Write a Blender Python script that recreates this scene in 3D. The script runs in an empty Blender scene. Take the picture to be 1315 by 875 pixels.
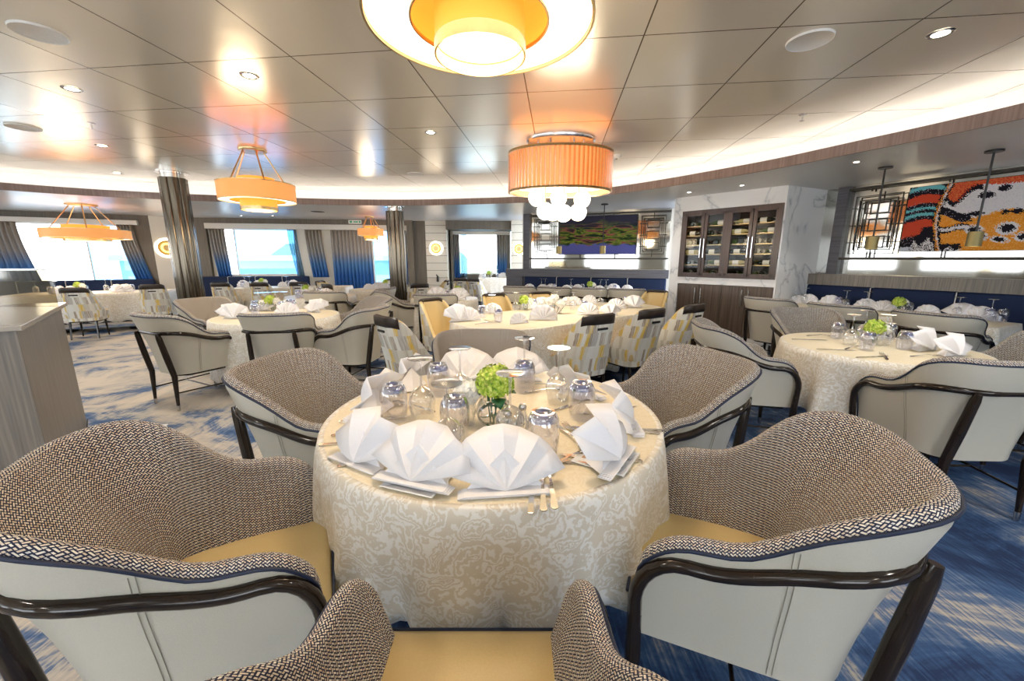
import bpy, bmesh, math, random
from mathutils import Vector, Matrix
R = math.radians
PI = math.pi
random.seed(7)
COL = bpy.context.scene.collection
CAM_H = 1.40
PITCH = R(11.6)
ZS, ZC = 2.40, 2.70          # lower and raised ceiling heights
TT = 0.752                   # table top with cloth
FPX = 14.0 / 36.0 * 1315

# ---------------------------------------------------------------- materials
def new_mat(name):
    m = bpy.data.materials.new(name); m.use_nodes = True
    nt = m.node_tree
    return m, nt, nt.nodes['Principled BSDF']
def N(nt, t, **kw):
    n = nt.nodes.new(t)
    for k, v in kw.items():
        if hasattr(n, k): setattr(n, k, v)
        else: n.inputs[k.replace('_', ' ')].default_value = v
    return n
def L(nt, a, b): nt.links.new(a, b)
def c4(c): return (c[0], c[1], c[2], 1)
def plain(name, col, rough=.5, metal=0., coat=0., bump=0., bscale=60., spec=None):
    m, nt, b = new_mat(name)
    b.inputs['Base Color'].default_value = c4(col)
    b.inputs['Roughness'].default_value = rough
    b.inputs['Metallic'].default_value = metal
    b.inputs['Coat Weight'].default_value = coat
    if spec is not None: b.inputs['Specular IOR Level'].default_value = spec
    tc = N(nt, 'ShaderNodeTexCoord'); no = N(nt, 'ShaderNodeTexNoise'); no.inputs['Scale'].default_value = bscale
    L(nt, tc.outputs['Object'], no.inputs['Vector'])
    mx = N(nt, 'ShaderNodeMixRGB', blend_type='MULTIPLY'); mx.inputs[0].default_value = .12
    mx.inputs[1].default_value = c4(col); L(nt, no.outputs['Fac'], mx.inputs[2])
    L(nt, mx.outputs[0], b.inputs['Base Color'])
    if bump:
        bp = N(nt, 'ShaderNodeBump'); bp.inputs['Strength'].default_value = bump; bp.inputs['Distance'].default_value = .002
        L(nt, no.outputs['Fac'], bp.inputs['Height']); L(nt, bp.outputs[0], b.inputs['Normal'])
    return m
def ramp(nt, fac, stops, interp='LINEAR'):
    r = N(nt, 'ShaderNodeValToRGB'); r.color_ramp.interpolation = interp
    e = r.color_ramp.elements
    while len(e) < len(stops): e.new(.5)
    for i, (p, c) in enumerate(stops): e[i].position = p; e[i].color = c4(c)
    L(nt, fac, r.inputs[0]); return r.outputs[0]
def emit(name, col, s):
    m, nt, b = new_mat(name)
    b.inputs['Base Color'].default_value = c4(col)
    b.inputs['Emission Color'].default_value = c4(col)
    b.inputs['Emission Strength'].default_value = s
    return m
def glass(name, tint=(1, 1, 1), gloss=.12, rough=.02, edge=.75):
    m, nt, b = new_mat(name); nt.nodes.remove(b)
    out = nt.nodes['Material Output']
    tr = N(nt, 'ShaderNodeBsdfTransparent'); tr.inputs[0].default_value = c4(tint)
    gl = N(nt, 'ShaderNodeBsdfGlossy'); gl.inputs['Roughness'].default_value = rough
    gl.inputs[0].default_value = (1, 1, 1, 1)
    lw = N(nt, 'ShaderNodeLayerWeight'); lw.inputs[0].default_value = gloss + .2
    ma = N(nt, 'ShaderNodeMath', operation='MULTIPLY_ADD'); ma.inputs[1].default_value = edge; ma.inputs[2].default_value = gloss * .35
    L(nt, lw.outputs['Facing'], ma.inputs[0])
    mx = N(nt, 'ShaderNodeMixShader'); L(nt, ma.outputs[0], mx.inputs[0])
    L(nt, tr.outputs[0], mx.inputs[1]); L(nt, gl.outputs[0], mx.inputs[2]); L(nt, mx.outputs[0], out.inputs[0])
    return m
def wood(name, c1, c2, rough=.35, scale=1., vertical=True):
    m, nt, b = new_mat(name)
    tc = N(nt, 'ShaderNodeTexCoord'); mp = N(nt, 'ShaderNodeMapping')
    mp.inputs['Scale'].default_value = (40 * scale, 40 * scale, 1.2 * scale) if vertical else (1.5 * scale, 1.5 * scale, 60 * scale)
    no = N(nt, 'ShaderNodeTexNoise'); no.inputs['Scale'].default_value = 2.; no.inputs['Detail'].default_value = 5
    L(nt, tc.outputs['Object'], mp.inputs[0]); L(nt, mp.outputs[0], no.inputs['Vector'])
    L(nt, ramp(nt, no.outputs['Fac'], [(.3, c1), (.7, c2)]), b.inputs['Base Color'])
    b.inputs['Roughness'].default_value = rough
    return m

M = {}
M['leather'] = plain('pale_leather', (.62, .59, .50), .36, bump=.25, bscale=300)
M['seat'] = plain('ochre_leather', (.70, .53, .25), .33, bump=.15, bscale=200)
M['rail'] = plain('dark_polished_wood', (.022, .014, .009), .13, bscale=12)
M['navy'] = plain('navy_piping', (.012, .022, .06), .45)
M['brass'] = plain('brass', (.62, .48, .24), .30, 1.)
M['dull_brass'] = plain('satin_brass', (.36, .29, .13), .5, .7)
M['steel'] = plain('polished_steel', (.72, .70, .66), .16, 1.)
M['chrome'] = plain('brushed_chrome', (.6, .6, .6), .22, 1.)
M['black'] = plain('black_metal', (.012, .012, .014), .4)
M['white'] = plain('white_paint', (.82, .82, .8), .45)
M['cream'] = plain('cream_wall', (.78, .75, .67), .5)
M['cream_dark'] = plain('cream_groove', (.25, .23, .19), .6)
M['napkin'] = plain('white_linen', (.92, .92, .96), .75, bump=.2, bscale=400)
M['china'] = plain('white_china', (.85, .87, .9), .12)
M['gray_wood'] = wood('grey_veneer', (.14, .125, .11), (.25, .225, .19), .38)
M['brown_wood'] = wood('walnut_veneer', (.055, .036, .025), (.13, .09, .065), .35, .6)
M['dark_frame'] = wood('taupe_frame_wood', (.10, .085, .065), (.16, .14, .11), .5)
M['wine_frame'] = wood('mahogany_frame', (.035, .018, .012), (.08, .04, .028), .3)
M['fascia'] = wood('fascia_wood', (.22, .15, .13), (.32, .23, .20), .45, .6)
M['ledge'] = wood('slate_ledge', (.07, .07, .085), (.12, .12, .14), .4, .6, False)
M['screen_metal'] = plain('bronze_metal', (.045, .04, .03), .5, .2)
M['marble_t'] = plain('pale_sill', (.7, .68, .62), .3)
M['counter'] = plain('stone_counter', (.42, .39, .34), .15)
M['blue'] = plain('blue_velvet', (.004, .018, .070), .8, bump=.3, bscale=150)
M['green'] = plain('hydrangea_green', (.50, .66, .08), .6)
def mk_hyd():
    m, nt, b = new_mat('hydrangea_petals'); tc = N(nt, 'ShaderNodeTexCoord'); no = N(nt, 'ShaderNodeTexNoise'); no.inputs['Scale'].default_value = 85; no.inputs['Detail'].default_value = 3
    L(nt, tc.outputs['Object'], no.inputs['Vector']); L(nt, ramp(nt, no.outputs['Fac'], [(.32, (.13, .30, .015)), (.5, (.42, .58, .05)), (.66, (.66, .72, .20))]), b.inputs['Base Color']); b.inputs['Roughness'].default_value = .6; return m
M['green'] = mk_hyd()
M['leaf'] = plain('leaf_green', (.03, .16, .07), .5)
M['flower'] = plain('white_petals', (.9, .9, .86), .7)
M['yellow_fl'] = plain('yellow_petals', (.75, .6, .08), .6)
M['salt'] = plain('salt_pepper_contents', (.75, .74, .72), .6)
M['glass'] = glass('clear_glass', (.92, .93, .95), .32)
M['tumbler'] = glass('tumbler_glass', (.84, .85, .92), .24)
M['tum_base'] = glass('blue_reflection_glass', (.36, .42, .74), .5)  # blue reflection in the tumbler base, put into the glass tint
M['pane'] = glass('window_glass', (.97, .985, 1.), .03)
M['pane_blue'] = glass('blue_window_glass', (.42, .60, .76), .06)
M['case'] = glass('cabinet_glass', (.97, .97, .96), .0, .02, .22)
M['screen_glass'] = glass('beige_display_glass', (.66, .59, .46), .06, .06, .4)
M['soffit'] = plain('soffit_paint', (.66, .67, .68), .32)
M['spk'] = plain('speaker_cloth', (.75, .74, .72), .7)
M['label'] = plain('paper_label', (.8, .77, .68), .7)
M['bottle'] = plain('dark_bottle', (.01, .016, .01), .08)
M['bottle_g'] = plain('green_bottle', (.05, .09, .02), .08)
M['bottle_a'] = plain('pale_bottle', (.45, .38, .16), .1)
M['foil'] = plain('bottle_foil', (.35, .04, .04), .3)
M['sky_em'] = emit('lamp_white', (1, .93, .80), 9)
M['diffuser'] = emit('lamp_diffuser', (1, .90, .74), 1.0)
M['globe'] = emit('globe_glass_lit', (1, .92, .80), 1.5)
M['shade'] = emit('amber_shade', (1.0, .42, .12), .26)
M['shade_in'] = emit('amber_inner_shade', (1.0, .42, .05), .34)
M['crystal'] = emit('amber_crystal', (1.0, .50, .18), .26)
M['led'] = emit('cove_led', (1, .92, .88), 5.)
M['halo'] = emit('sconce_halo', (1, .95, .85), 6)
M['mirror'] = plain('mirror', (.48, .47, .43), .05, 1.)
M['hill'] = plain('hill_green', (.16, .28, .16), .9)
M['bld'] = plain('terminal_wall', (.5, .62, .72), .7)
M['bldw'] = plain('terminal_white', (.9, .92, .95), .7)
M['sea'] = plain('sea_water', (.10, .25, .34), .15)
M['sign'] = plain('sign_green', (.05, .40, .22), .5)
M['orange_d'] = plain('gold_disc', (.80, .50, .12), .3, .8)

def mk_weave():
    m, nt, b = new_mat('herringbone_tweed')
    uv = N(nt, 'ShaderNodeUVMap')
    def brick(rot):
        mp = N(nt, 'ShaderNodeMapping'); mp.inputs['Rotation'].default_value = (0, 0, R(rot)); mp.inputs['Scale'].default_value = (1, 1, 1)
        br = N(nt, 'ShaderNodeTexBrick'); br.offset = .5
        br.inputs['Color1'].default_value = (.86, .82, .73, 1); br.inputs['Color2'].default_value = (.62, .47, .30, 1)
        br.inputs['Mortar'].default_value = (.016, .022, .06, 1)
        br.inputs['Scale'].default_value = 1; br.inputs['Mortar Size'].default_value = .0015
        br.inputs['Brick Width'].default_value = .0124; br.inputs['Row Height'].default_value = .0062
        br.inputs['Bias'].default_value = -.25
        L(nt, uv.outputs[0], mp.inputs[0]); L(nt, mp.outputs[0], br.inputs['Vector']); return br
    a, c = brick(45), brick(-45)
    ch = N(nt, 'ShaderNodeTexChecker'); ch.inputs['Scale'].default_value = 80.6
    mp = N(nt, 'ShaderNodeMapping'); mp.inputs['Rotation'].default_value = (0, 0, R(45)); L(nt, uv.outputs[0], mp.inputs[0]); L(nt, mp.outputs[0], ch.inputs['Vector'])
    mx = N(nt, 'ShaderNodeMixRGB'); L(nt, ch.outputs['Fac'], mx.inputs[0]); L(nt, a.outputs['Color'], mx.inputs[1]); L(nt, c.outputs['Color'], mx.inputs[2])
    no = N(nt, 'ShaderNodeTexNoise'); no.inputs['Scale'].default_value = 130; L(nt, uv.outputs[0], no.inputs['Vector'])
    m2 = N(nt, 'ShaderNodeMixRGB', blend_type='MULTIPLY'); m2.inputs[0].default_value = .55
    L(nt, mx.outputs[0], m2.inputs[1]); L(nt, ramp(nt, no.outputs['Fac'], [(.32, (.42, .48, .66)), (.5, (1, .99, .96))]), m2.inputs[2])
    L(nt, m2.outputs[0], b.inputs['Base Color']); b.inputs['Roughness'].default_value = .85
    bp = N(nt, 'ShaderNodeBump'); bp.inputs['Strength'].default_value = .5; bp.inputs['Distance'].default_value = .002
    L(nt, mx.outputs[0], bp.inputs['Height']); L(nt, bp.outputs[0], b.inputs['Normal'])
    return m
M['weave'] = mk_weave()
def mk_patch():
    m, nt, b = new_mat('patchwork_fabric')
    uv = N(nt, 'ShaderNodeUVMap')
    no = N(nt, 'ShaderNodeTexNoise'); no.inputs['Scale'].default_value = 12; no.inputs['Detail'].default_value = 3
    L(nt, uv.outputs[0], no.inputs['Vector'])
    mx = N(nt, 'ShaderNodeMixRGB', blend_type='LINEAR_LIGHT'); mx.inputs[0].default_value = .012
    L(nt, uv.outputs[0], mx.inputs[1]); L(nt, no.outputs['Color'], mx.inputs[2])
    br = N(nt, 'ShaderNodeTexBrick'); br.offset = .5; br.inputs['Color1'].default_value = (0, 0, 0, 1); br.inputs['Color2'].default_value = (1, 1, 1, 1)
    br.inputs['Mortar'].default_value = (.4, .4, .4, 1)
    br.inputs['Scale'].default_value = 1; br.inputs['Mortar Size'].default_value = 0; br.inputs['Brick Width'].default_value = .034; br.inputs['Row Height'].default_value = .125
    mp = N(nt, 'ShaderNodeMapping'); L(nt, mx.outputs[0], mp.inputs[0]); L(nt, mp.outputs[0], br.inputs['Vector'])
    col = ramp(nt, br.outputs['Color'], [(0, (.78, .77, .70)), (.22, (.58, .54, .45)), (.36, (.80, .80, .76)), (.52, (.36, .29, .22)), (.62, (.74, .52, .08)), (.76, (.70, .68, .6)), (.88, (.45, .43, .40))], 'CONSTANT')
    m2 = N(nt, 'ShaderNodeMixRGB', blend_type='MIX'); m2.inputs[2].default_value = (.75, .74, .68, 1)
    mp2 = N(nt, 'ShaderNodeMapping'); mp2.inputs['Scale'].default_value = (90, 8, 1); n2 = N(nt, 'ShaderNodeTexNoise'); n2.inputs['Scale'].default_value = 1
    L(nt, uv.outputs[0], mp2.inputs[0]); L(nt, mp2.outputs[0], n2.inputs['Vector'])
    L(nt, ramp(nt, n2.outputs['Fac'], [(.4, (0, 0, 0)), (.8, (1, 1, 1))]), m2.inputs[0])
    L(nt, col, m2.inputs[1]); L(nt, m2.outputs[0], b.inputs['Base Color']); b.inputs['Roughness'].default_value = .7
    return m
M['patch'] = mk_patch()
def mk_cloth(name, top):
    m, nt, b = new_mat(name)
    uv = N(nt, 'ShaderNodeUVMap')
    no = N(nt, 'ShaderNodeTexNoise'); no.inputs['Scale'].default_value = 11; no.inputs['Detail'].default_value = 5
    L(nt, uv.outputs[0], no.inputs['Vector'])
    mx = N(nt, 'ShaderNodeMixRGB', blend_type='LINEAR_LIGHT'); mx.inputs[0].default_value = .13
    L(nt, uv.outputs[0], mx.inputs[1]); L(nt, no.outputs['Color'], mx.inputs[2])
    vo = N(nt, 'ShaderNodeTexVoronoi', feature='SMOOTH_F1'); vo.inputs['Scale'].default_value = 11
    L(nt, mx.outputs[0], vo.inputs['Vector'])
    wv = N(nt, 'ShaderNodeMath', operation='SINE'); ml = N(nt, 'ShaderNodeMath', operation='MULTIPLY'); ml.inputs[1].default_value = 42
    L(nt, vo.outputs['Distance'], ml.inputs[0]); L(nt, ml.outputs[0], wv.inputs[0])
    n3 = N(nt, 'ShaderNodeTexNoise'); n3.inputs['Scale'].default_value = 34; n3.inputs['Detail'].default_value = 4; n3.inputs['Distortion'].default_value = 1.5; L(nt, mx.outputs[0], n3.inputs['Vector'])
    ad = N(nt, 'ShaderNodeMath', operation='MULTIPLY_ADD'); ad.inputs[1].default_value = 3.2; L(nt, n3.outputs['Fac'], ad.inputs[0]); L(nt, wv.outputs[0], ad.inputs[2])
    f = ramp(nt, ad.outputs[0], [(.0, (0, 0, 0)), (1, (1, 1, 1))])
    r = N(nt, 'ShaderNodeMapRange'); r.inputs['From Min'].default_value = 1.55; r.inputs['From Max'].default_value = 2.05
    L(nt, ad.outputs[0], r.inputs['Value'])
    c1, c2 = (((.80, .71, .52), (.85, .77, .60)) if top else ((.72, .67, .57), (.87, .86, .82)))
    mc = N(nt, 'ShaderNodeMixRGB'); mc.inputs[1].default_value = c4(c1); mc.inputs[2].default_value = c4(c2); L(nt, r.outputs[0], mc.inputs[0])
    L(nt, mc.outputs[0], b.inputs['Base Color'])
    rr = N(nt, 'ShaderNodeMapRange'); rr.inputs['To Min'].default_value = .38; rr.inputs['To Max'].default_value = .6; L(nt, r.outputs[0], rr.inputs['Value']); L(nt, rr.outputs[0], b.inputs['Roughness'])
    return m
M['cloth_top'] = mk_cloth('damask_top', True)
M['cloth'] = mk_cloth('damask_drape', False)
def mk_ceiling():
    m, nt, b = new_mat('brushed_metal_ceiling')
    tc = N(nt, 'ShaderNodeTexCoord'); mp = N(nt, 'ShaderNodeMapping'); mp.inputs['Rotation'].default_value = (0, 0, R(6.4))
    mp.inputs['Location'].default_value = (.27, .25, 0)
    br = N(nt, 'ShaderNodeTexBrick'); br.offset = 0.; br.inputs['Scale'].default_value = 1
    br.inputs['Color1'].default_value = (.86, .81, .70, 1); br.inputs['Color2'].default_value = (.88, .83, .73, 1); br.inputs['Mortar'].default_value = (.16, .13, .09, 1)
    br.inputs['Mortar Size'].default_value = .0045; br.inputs['Brick Width'].default_value = .75; br.inputs['Row Height'].default_value = .75
    L(nt, tc.outputs['Object'], mp.inputs[0]); L(nt, mp.outputs[0], br.inputs['Vector'])
    L(nt, br.outputs['Color'], b.inputs['Base Color'])
    b.inputs['Metallic'].default_value = .45; b.inputs['Roughness'].default_value = .22
    m2 = N(nt, 'ShaderNodeMapping'); m2.inputs['Scale'].default_value = (160, 2.5, 1); L(nt, mp.outputs[0], m2.inputs[0])
    no = N(nt, 'ShaderNodeTexNoise'); no.inputs['Scale'].default_value = 1; L(nt, m2.outputs[0], no.inputs['Vector'])
    n5 = N(nt, 'ShaderNodeTexNoise'); n5.inputs['Scale'].default_value = 1.3; L(nt, mp.outputs[0], n5.inputs['Vector'])
    am = N(nt, 'ShaderNodeMath', operation='MULTIPLY_ADD'); am.inputs[1].default_value = 25.; L(nt, n5.outputs['Fac'], am.inputs[0]); L(nt, no.outputs['Fac'], am.inputs[2])
    bp = N(nt, 'ShaderNodeBump'); bp.inputs['Strength'].default_value = .25; bp.inputs['Distance'].default_value = .0012
    L(nt, am.outputs[0], bp.inputs['Height']); L(nt, bp.outputs[0], b.inputs['Normal'])
    return m
M['ceiling'] = mk_ceiling()
def mk_carpet():
    m, nt, b = new_mat('abstract_carpet')
    tc = N(nt, 'ShaderNodeTexCoord')
    n1 = N(nt, 'ShaderNodeTexNoise'); n1.inputs['Scale'].default_value = 1.7; n1.inputs['Detail'].default_value = 7; n1.inputs['Roughness'].default_value = .65; n1.inputs['Distortion'].default_value = .8
    L(nt, tc.outputs['Object'], n1.inputs['Vector'])
    mp = N(nt, 'ShaderNodeMapping'); mp.inputs['Rotation'].default_value = (0, 0, R(38)); mp.inputs['Scale'].default_value = (95, 3.5, 1)
    n2 = N(nt, 'ShaderNodeTexNoise'); n2.inputs['Scale'].default_value = 1; n2.inputs['Detail'].default_value = 3
    L(nt, tc.outputs['Object'], mp.inputs[0]); L(nt, mp.outputs[0], n2.inputs['Vector'])
    # beige is commoner at the left of the room: the pattern of the carpet itself
    sx = N(nt, 'ShaderNodeSeparateXYZ'); L(nt, tc.outputs['Object'], sx.inputs[0])
    mr = N(nt, 'ShaderNodeMapRange'); mr.inputs['From Min'].default_value = -3.2; mr.inputs['From Max'].default_value = 1.; mr.inputs['To Min'].default_value = .06; mr.inputs['To Max'].default_value = -.10
    L(nt, sx.outputs['X'], mr.inputs['Value'])
    a1 = N(nt, 'ShaderNodeMath', operation='ADD'); L(nt, n1.outputs['Fac'], a1.inputs[0]); L(nt, mr.outputs[0], a1.inputs[1])
    ad = N(nt, 'ShaderNodeMath', operation='MULTIPLY_ADD'); ad.inputs[1].default_value = .24; L(nt, n2.outputs['Fac'], ad.inputs[0]); L(nt, a1.outputs[0], ad.inputs[2])
    col = ramp(nt, ad.outputs[0], [(.43, (.010, .03, .10)), (.52, (.03, .085, .21)), (.59, (.12, .17, .28)), (.635, (.38, .36, .34)), (.75, (.56, .49, .41))])
    L(nt, col, b.inputs['Base Color']); b.inputs['Roughness'].default_value = .9
    bp = N(nt, 'ShaderNodeBump'); bp.inputs['Strength'].default_value = .4; bp.inputs['Distance'].default_value = .004; L(nt, n2.outputs['Fac'], bp.inputs['Height']); L(nt, bp.outputs[0], b.inputs['Normal'])
    return m
M['carpet'] = mk_carpet()
def mk_marble():
    m, nt, b = new_mat('white_veined_marble')
    tc = N(nt, 'ShaderNodeTexCoord'); mp = N(nt, 'ShaderNodeMapping'); mp.inputs['Rotation'].default_value = (.3, .6, .4)
    L(nt, tc.outputs['Object'], mp.inputs[0])
    n1 = N(nt, 'ShaderNodeTexNoise'); n1.inputs['Scale'].default_value = .85; n1.inputs['Detail'].default_value = 5; n1.inputs['Distortion'].default_value = 1.0
    L(nt, mp.outputs[0], n1.inputs['Vector'])
    s = N(nt, 'ShaderNodeMath', operation='SUBTRACT'); s.inputs[1].default_value = .5; L(nt, n1.outputs['Fac'], s.inputs[0])
    a = N(nt, 'ShaderNodeMath', operation='ABSOLUTE'); L(nt, s.outputs[0], a.inputs[0])
    L(nt, ramp(nt, a.outputs[0], [(0, (.50, .51, .53)), (.006, (.74, .75, .76)), (.03, (.86, .86, .86))]), b.inputs['Base Color'])
    b.inputs['Roughness'].default_value = .12
    return m
M['marble'] = mk_marble()
def mk_curtain():
    m, nt, b = new_mat('ombre_curtain')
    tc = N(nt, 'ShaderNodeTexCoord'); sx = N(nt, 'ShaderNodeSeparateXYZ'); L(nt, tc.outputs['Object'], sx.inputs[0])
    r = N(nt, 'ShaderNodeMapRange'); r.inputs['From Min'].default_value = .9; r.inputs['From Max'].default_value = 2.15; L(nt, sx.outputs['Z'], r.inputs['Value'])
    L(nt, ramp(nt, r.outputs[0], [(.05, (.01, .09, .34)), (.30, (.06, .18, .42)), (.55, (.30, .29, .29)), (1, (.30, .26, .22))]), b.inputs['Base Color'])
    b.inputs['Roughness'].default_value = .6
    return m
M['curtain'] = mk_curtain()
M['sheer'] = glass('sheer_blue', (.55, .72, .85), .1, .5)
def mk_painting():
    m, nt, b = new_mat('landscape_painting')
    tc = N(nt, 'ShaderNodeTexCoord'); mp = N(nt, 'ShaderNodeMapping'); mp.inputs['Scale'].default_value = (2.6, 2.6, 15)
    L(nt, tc.outputs['Object'], mp.inputs[0])
    n1 = N(nt, 'ShaderNodeTexNoise'); n1.inputs['Scale'].default_value = 1; n1.inputs['Detail'].default_value = 8; n1.inputs['Distortion'].default_value = .6; L(nt, mp.outputs[0], n1.inputs['Vector'])
    green = ramp(nt, n1.outputs['Fac'], [(.34, (.008, .012, .010)), (.44, (.03, .06, .015)), (.49, (.22, .26, .03)), (.52, (.05, .12, .02)), (.56, (.36, .10, .08)), (.60, (.06, .03, .03)), (.70, (.015, .02, .015))])
    sx = N(nt, 'ShaderNodeSeparateXYZ'); L(nt, tc.outputs['Object'], sx.inputs[0])
    n2 = N(nt, 'ShaderNodeTexNoise'); n2.inputs['Scale'].default_value = 3; L(nt, tc.outputs['Object'], n2.inputs['Vector'])
    ad = N(nt, 'ShaderNodeMath', operation='MULTIPLY_ADD'); ad.inputs[1].default_value = .3; L(nt, n2.outputs['Fac'], ad.inputs[0]); L(nt, sx.outputs['Z'], ad.inputs[2])
    def band(lo, hi):
        r = N(nt, 'ShaderNodeMapRange'); r.inputs['From Min'].default_value = lo; r.inputs['From Max'].default_value = hi; L(nt, ad.outputs[0], r.inputs['Value']); return r.outputs[0]
    a = N(nt, 'ShaderNodeMixRGB'); a.inputs[1].default_value = (.10, .11, .36, 1); L(nt, band(1.83, 1.87), a.inputs[0]); L(nt, green, a.inputs[2])
    c = N(nt, 'ShaderNodeMixRGB'); L(nt, band(2.16, 2.34), c.inputs[0]); L(nt, a.outputs[0], c.inputs[1]); c.inputs[2].default_value = (.035, .035, .06, 1)
    L(nt, c.outputs[0], b.inputs['Base Color']); b.inputs['Roughness'].default_value = .6; b.inputs['Specular IOR Level'].default_value = .12
    return m
M['painting'] = mk_painting()
def mk_attr():
    m, nt, b = new_mat('mosaic_tiles')
    a = N(nt, 'ShaderNodeVertexColor'); a.layer_name = 'tile'
    L(nt, a.outputs['Color'], b.inputs['Base Color']); b.inputs['Roughness'].default_value = .6; b.inputs['Specular IOR Level'].default_value = .12
    return m
M['mosaic'] = mk_attr()

# ---------------------------------------------------------------- mesh helpers
class MB:
    def __init__(s): s.v = []; s.f = []; s.uv = []; s.mi = []; s.has_uv = False
    def add(s, vs, fs, uvs=None, mi=0):
        o = len(s.v); s.v += [tuple(v) for v in vs]; s.f += [tuple(i + o for i in f) for f in fs]
        s.mi += [mi] * len(fs)
        if uvs: s.uv += list(uvs); s.has_uv = True
        else: s.uv += [(v[0], v[2] if len(v) > 2 else 0) for v in vs]
        return s
    def grid(s, P, uv=None, closed=False, mi=0, flip=False):
        n, m = len(P), len(P[0]); vs = [p for r in P for p in r]; fs = []
        for i in range(n if closed else n - 1):
            for j in range(m - 1):
                a = (i * m + j, ((i + 1) % n) * m + j, ((i + 1) % n) * m + j + 1, i * m + j + 1)
                fs.append(a[::-1] if flip else a)
        return s.add(vs, fs, [q for r in uv for q in r] if uv else None, mi)
    def box(s, c, d, rz=0, mi=0):
        cx, cy, cz = c; a, b, h = d[0] / 2, d[1] / 2, d[2] / 2; co, si = math.cos(rz), math.sin(rz)
        vs = [(cx + x * co - y * si, cy + x * si + y * co, cz + z) for z in (-h, h) for x, y in ((-a, -b), (a, -b), (a, b), (-a, b))]
        return s.add(vs, [(3, 2, 1, 0), (4, 5, 6, 7), (0, 1, 5, 4), (1, 2, 6, 5), (2, 3, 7, 6), (3, 0, 4, 7)], mi=mi)
    def prism(s, pts, z0, z1, mi=0):
        n = len(pts)
        return s.add([(x, y, z0) for x, y in pts] + [(x, y, z1) for x, y in pts],
                     [tuple(range(n))[::-1], tuple(range(n, 2 * n))] + [(i, (i + 1) % n, n + (i + 1) % n, n + i) for i in range(n)], mi=mi)
    def lathe(s, prof, n=24, c=(0, 0, 0), sx=1, sy=1, mi=0):
        P = [[(c[0] + r * math.cos(2 * PI * i / n) * sx, c[1] + r * math.sin(2 * PI * i / n) * sy, c[2] + z) for r, z in prof] for i in range(n)]
        return s.grid(P, closed=True, mi=mi)
    def tube(s, pts, r, n=8, closed=False, flat=1.0, mi=0):
        pts = [Vector(p) for p in pts]; k = len(pts)
        rs = r if isinstance(r, (list, tuple)) else [r] * k
        P = []; up = Vector((0, 0, 1)); prev = None
        for i, p in enumerate(pts):
            t = ((pts[(i + 1) % k] - pts[i - 1]) if closed else (pts[min(i + 1, k - 1)] - pts[max(i - 1, 0)])).normalized()
            if prev is None:
                a = t.cross(up);
                if a.length < .05: a = t.cross(Vector((0, 1, 0)))
                a.normalize()
            else:
                a = prev - t * prev.dot(t); a.normalize()
            prev = a; b = t.cross(a)
            P.append([tuple(p + (a * math.cos(2 * PI * j / n) * flat + b * math.sin(2 * PI * j / n)) * rs[i]) for j in range(n + 1)])
        s.grid(P, closed=closed, mi=mi)
        if not closed:
            for e, fl in ((0, False), (k - 1, True)):
                ring = P[e][:n]; s.add(ring, [tuple(range(n)) if fl else tuple(range(n))[::-1]], mi=mi)
        return s
    def wbox(s, W, s0, s1, z0, z1, d0, d1, mi=0):
        """box on a wall line W: s along it, z up, d towards the room"""
        pts = [W.p(s0, d0), W.p(s1, d0), W.p(s1, d1), W.p(s0, d1)]
        a = Vector((*pts[0], 0)); 
        if (pts[1][0] - pts[0][0]) * (pts[2][1] - pts[0][1]) - (pts[1][1] - pts[0][1]) * (pts[2][0] - pts[0][0]) < 0: pts = pts[::-1]
        return s.prism(pts, z0, z1, mi)
    def build(s, name, mats, parent=None, smooth=True, bevel=0, solid=0, weld=True, sharp=40):
        me = bpy.data.meshes.new(name); me.from_pydata(s.v, [], s.f)
        if s.has_uv:
            l = me.uv_layers.new(name='UVMap')
            for lp in me.loops: l.data[lp.index].uv = s.uv[lp.vertex_index]
        mats = mats if isinstance(mats, (list, tuple)) else [mats]
        for m in mats: me.materials.append(M[m] if isinstance(m, str) else m)
        for p, i in zip(me.polygons, s.mi): p.material_index = i; p.use_smooth = smooth
        bm = bmesh.new(); bm.from_mesh(me)
        if weld: bmesh.ops.remove_doubles(bm, verts=bm.verts, dist=.00005)
        bmesh.ops.recalc_face_normals(bm, faces=bm.faces)
        if smooth:
            th = R(sharp)
            for e in bm.edges:
                if len(e.link_faces) == 2 and e.calc_face_angle(0) > th: e.smooth = False
        bm.to_mesh(me); bm.free()
        o = bpy.data.objects.new(name, me); COL.objects.link(o)
        if parent: o.parent = parent
        if bevel:
            b = o.modifiers.new('Bevel', 'BEVEL'); b.width = bevel; b.segments = 2; b.limit_method = 'ANGLE'
        if solid:
            b = o.modifiers.new('Solidify', 'SOLIDIFY'); b.thickness = solid; b.offset = 0
        return o
class Line:
    def __init__(s, A, B):
        s.A = A; s.L = math.hypot(B[0] - A[0], B[1] - A[1]); s.d = ((B[0] - A[0]) / s.L, (B[1] - A[1]) / s.L); s.n = (s.d[1], -s.d[0]); s.ang = math.atan2(s.d[1], s.d[0])
    def p(s, t, d=0): return (s.A[0] + s.d[0] * t + s.n[0] * d, s.A[1] + s.d[1] * t + s.n[1] * d)
    def p3(s, t, z, d=0): q = s.p(t, d); return (q[0], q[1], z)
def tag(o, label=None, cat=None, group=None, kind=None):
    if label: o['label'] = label
    if cat: o['category'] = cat
    if group: o['group'] = group
    if kind: o['kind'] = kind
    return o
def empty(name, loc=(0, 0, 0), rz=0, **kw):
    o = bpy.data.objects.new(name, None); COL.objects.link(o); o.location = loc; o.rotation_euler = (0, 0, rz)
    o.empty_display_size = .1
    return tag(o, **kw)
def struct(o): o['kind'] = 'structure'; return o
KIDS = {}
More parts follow.
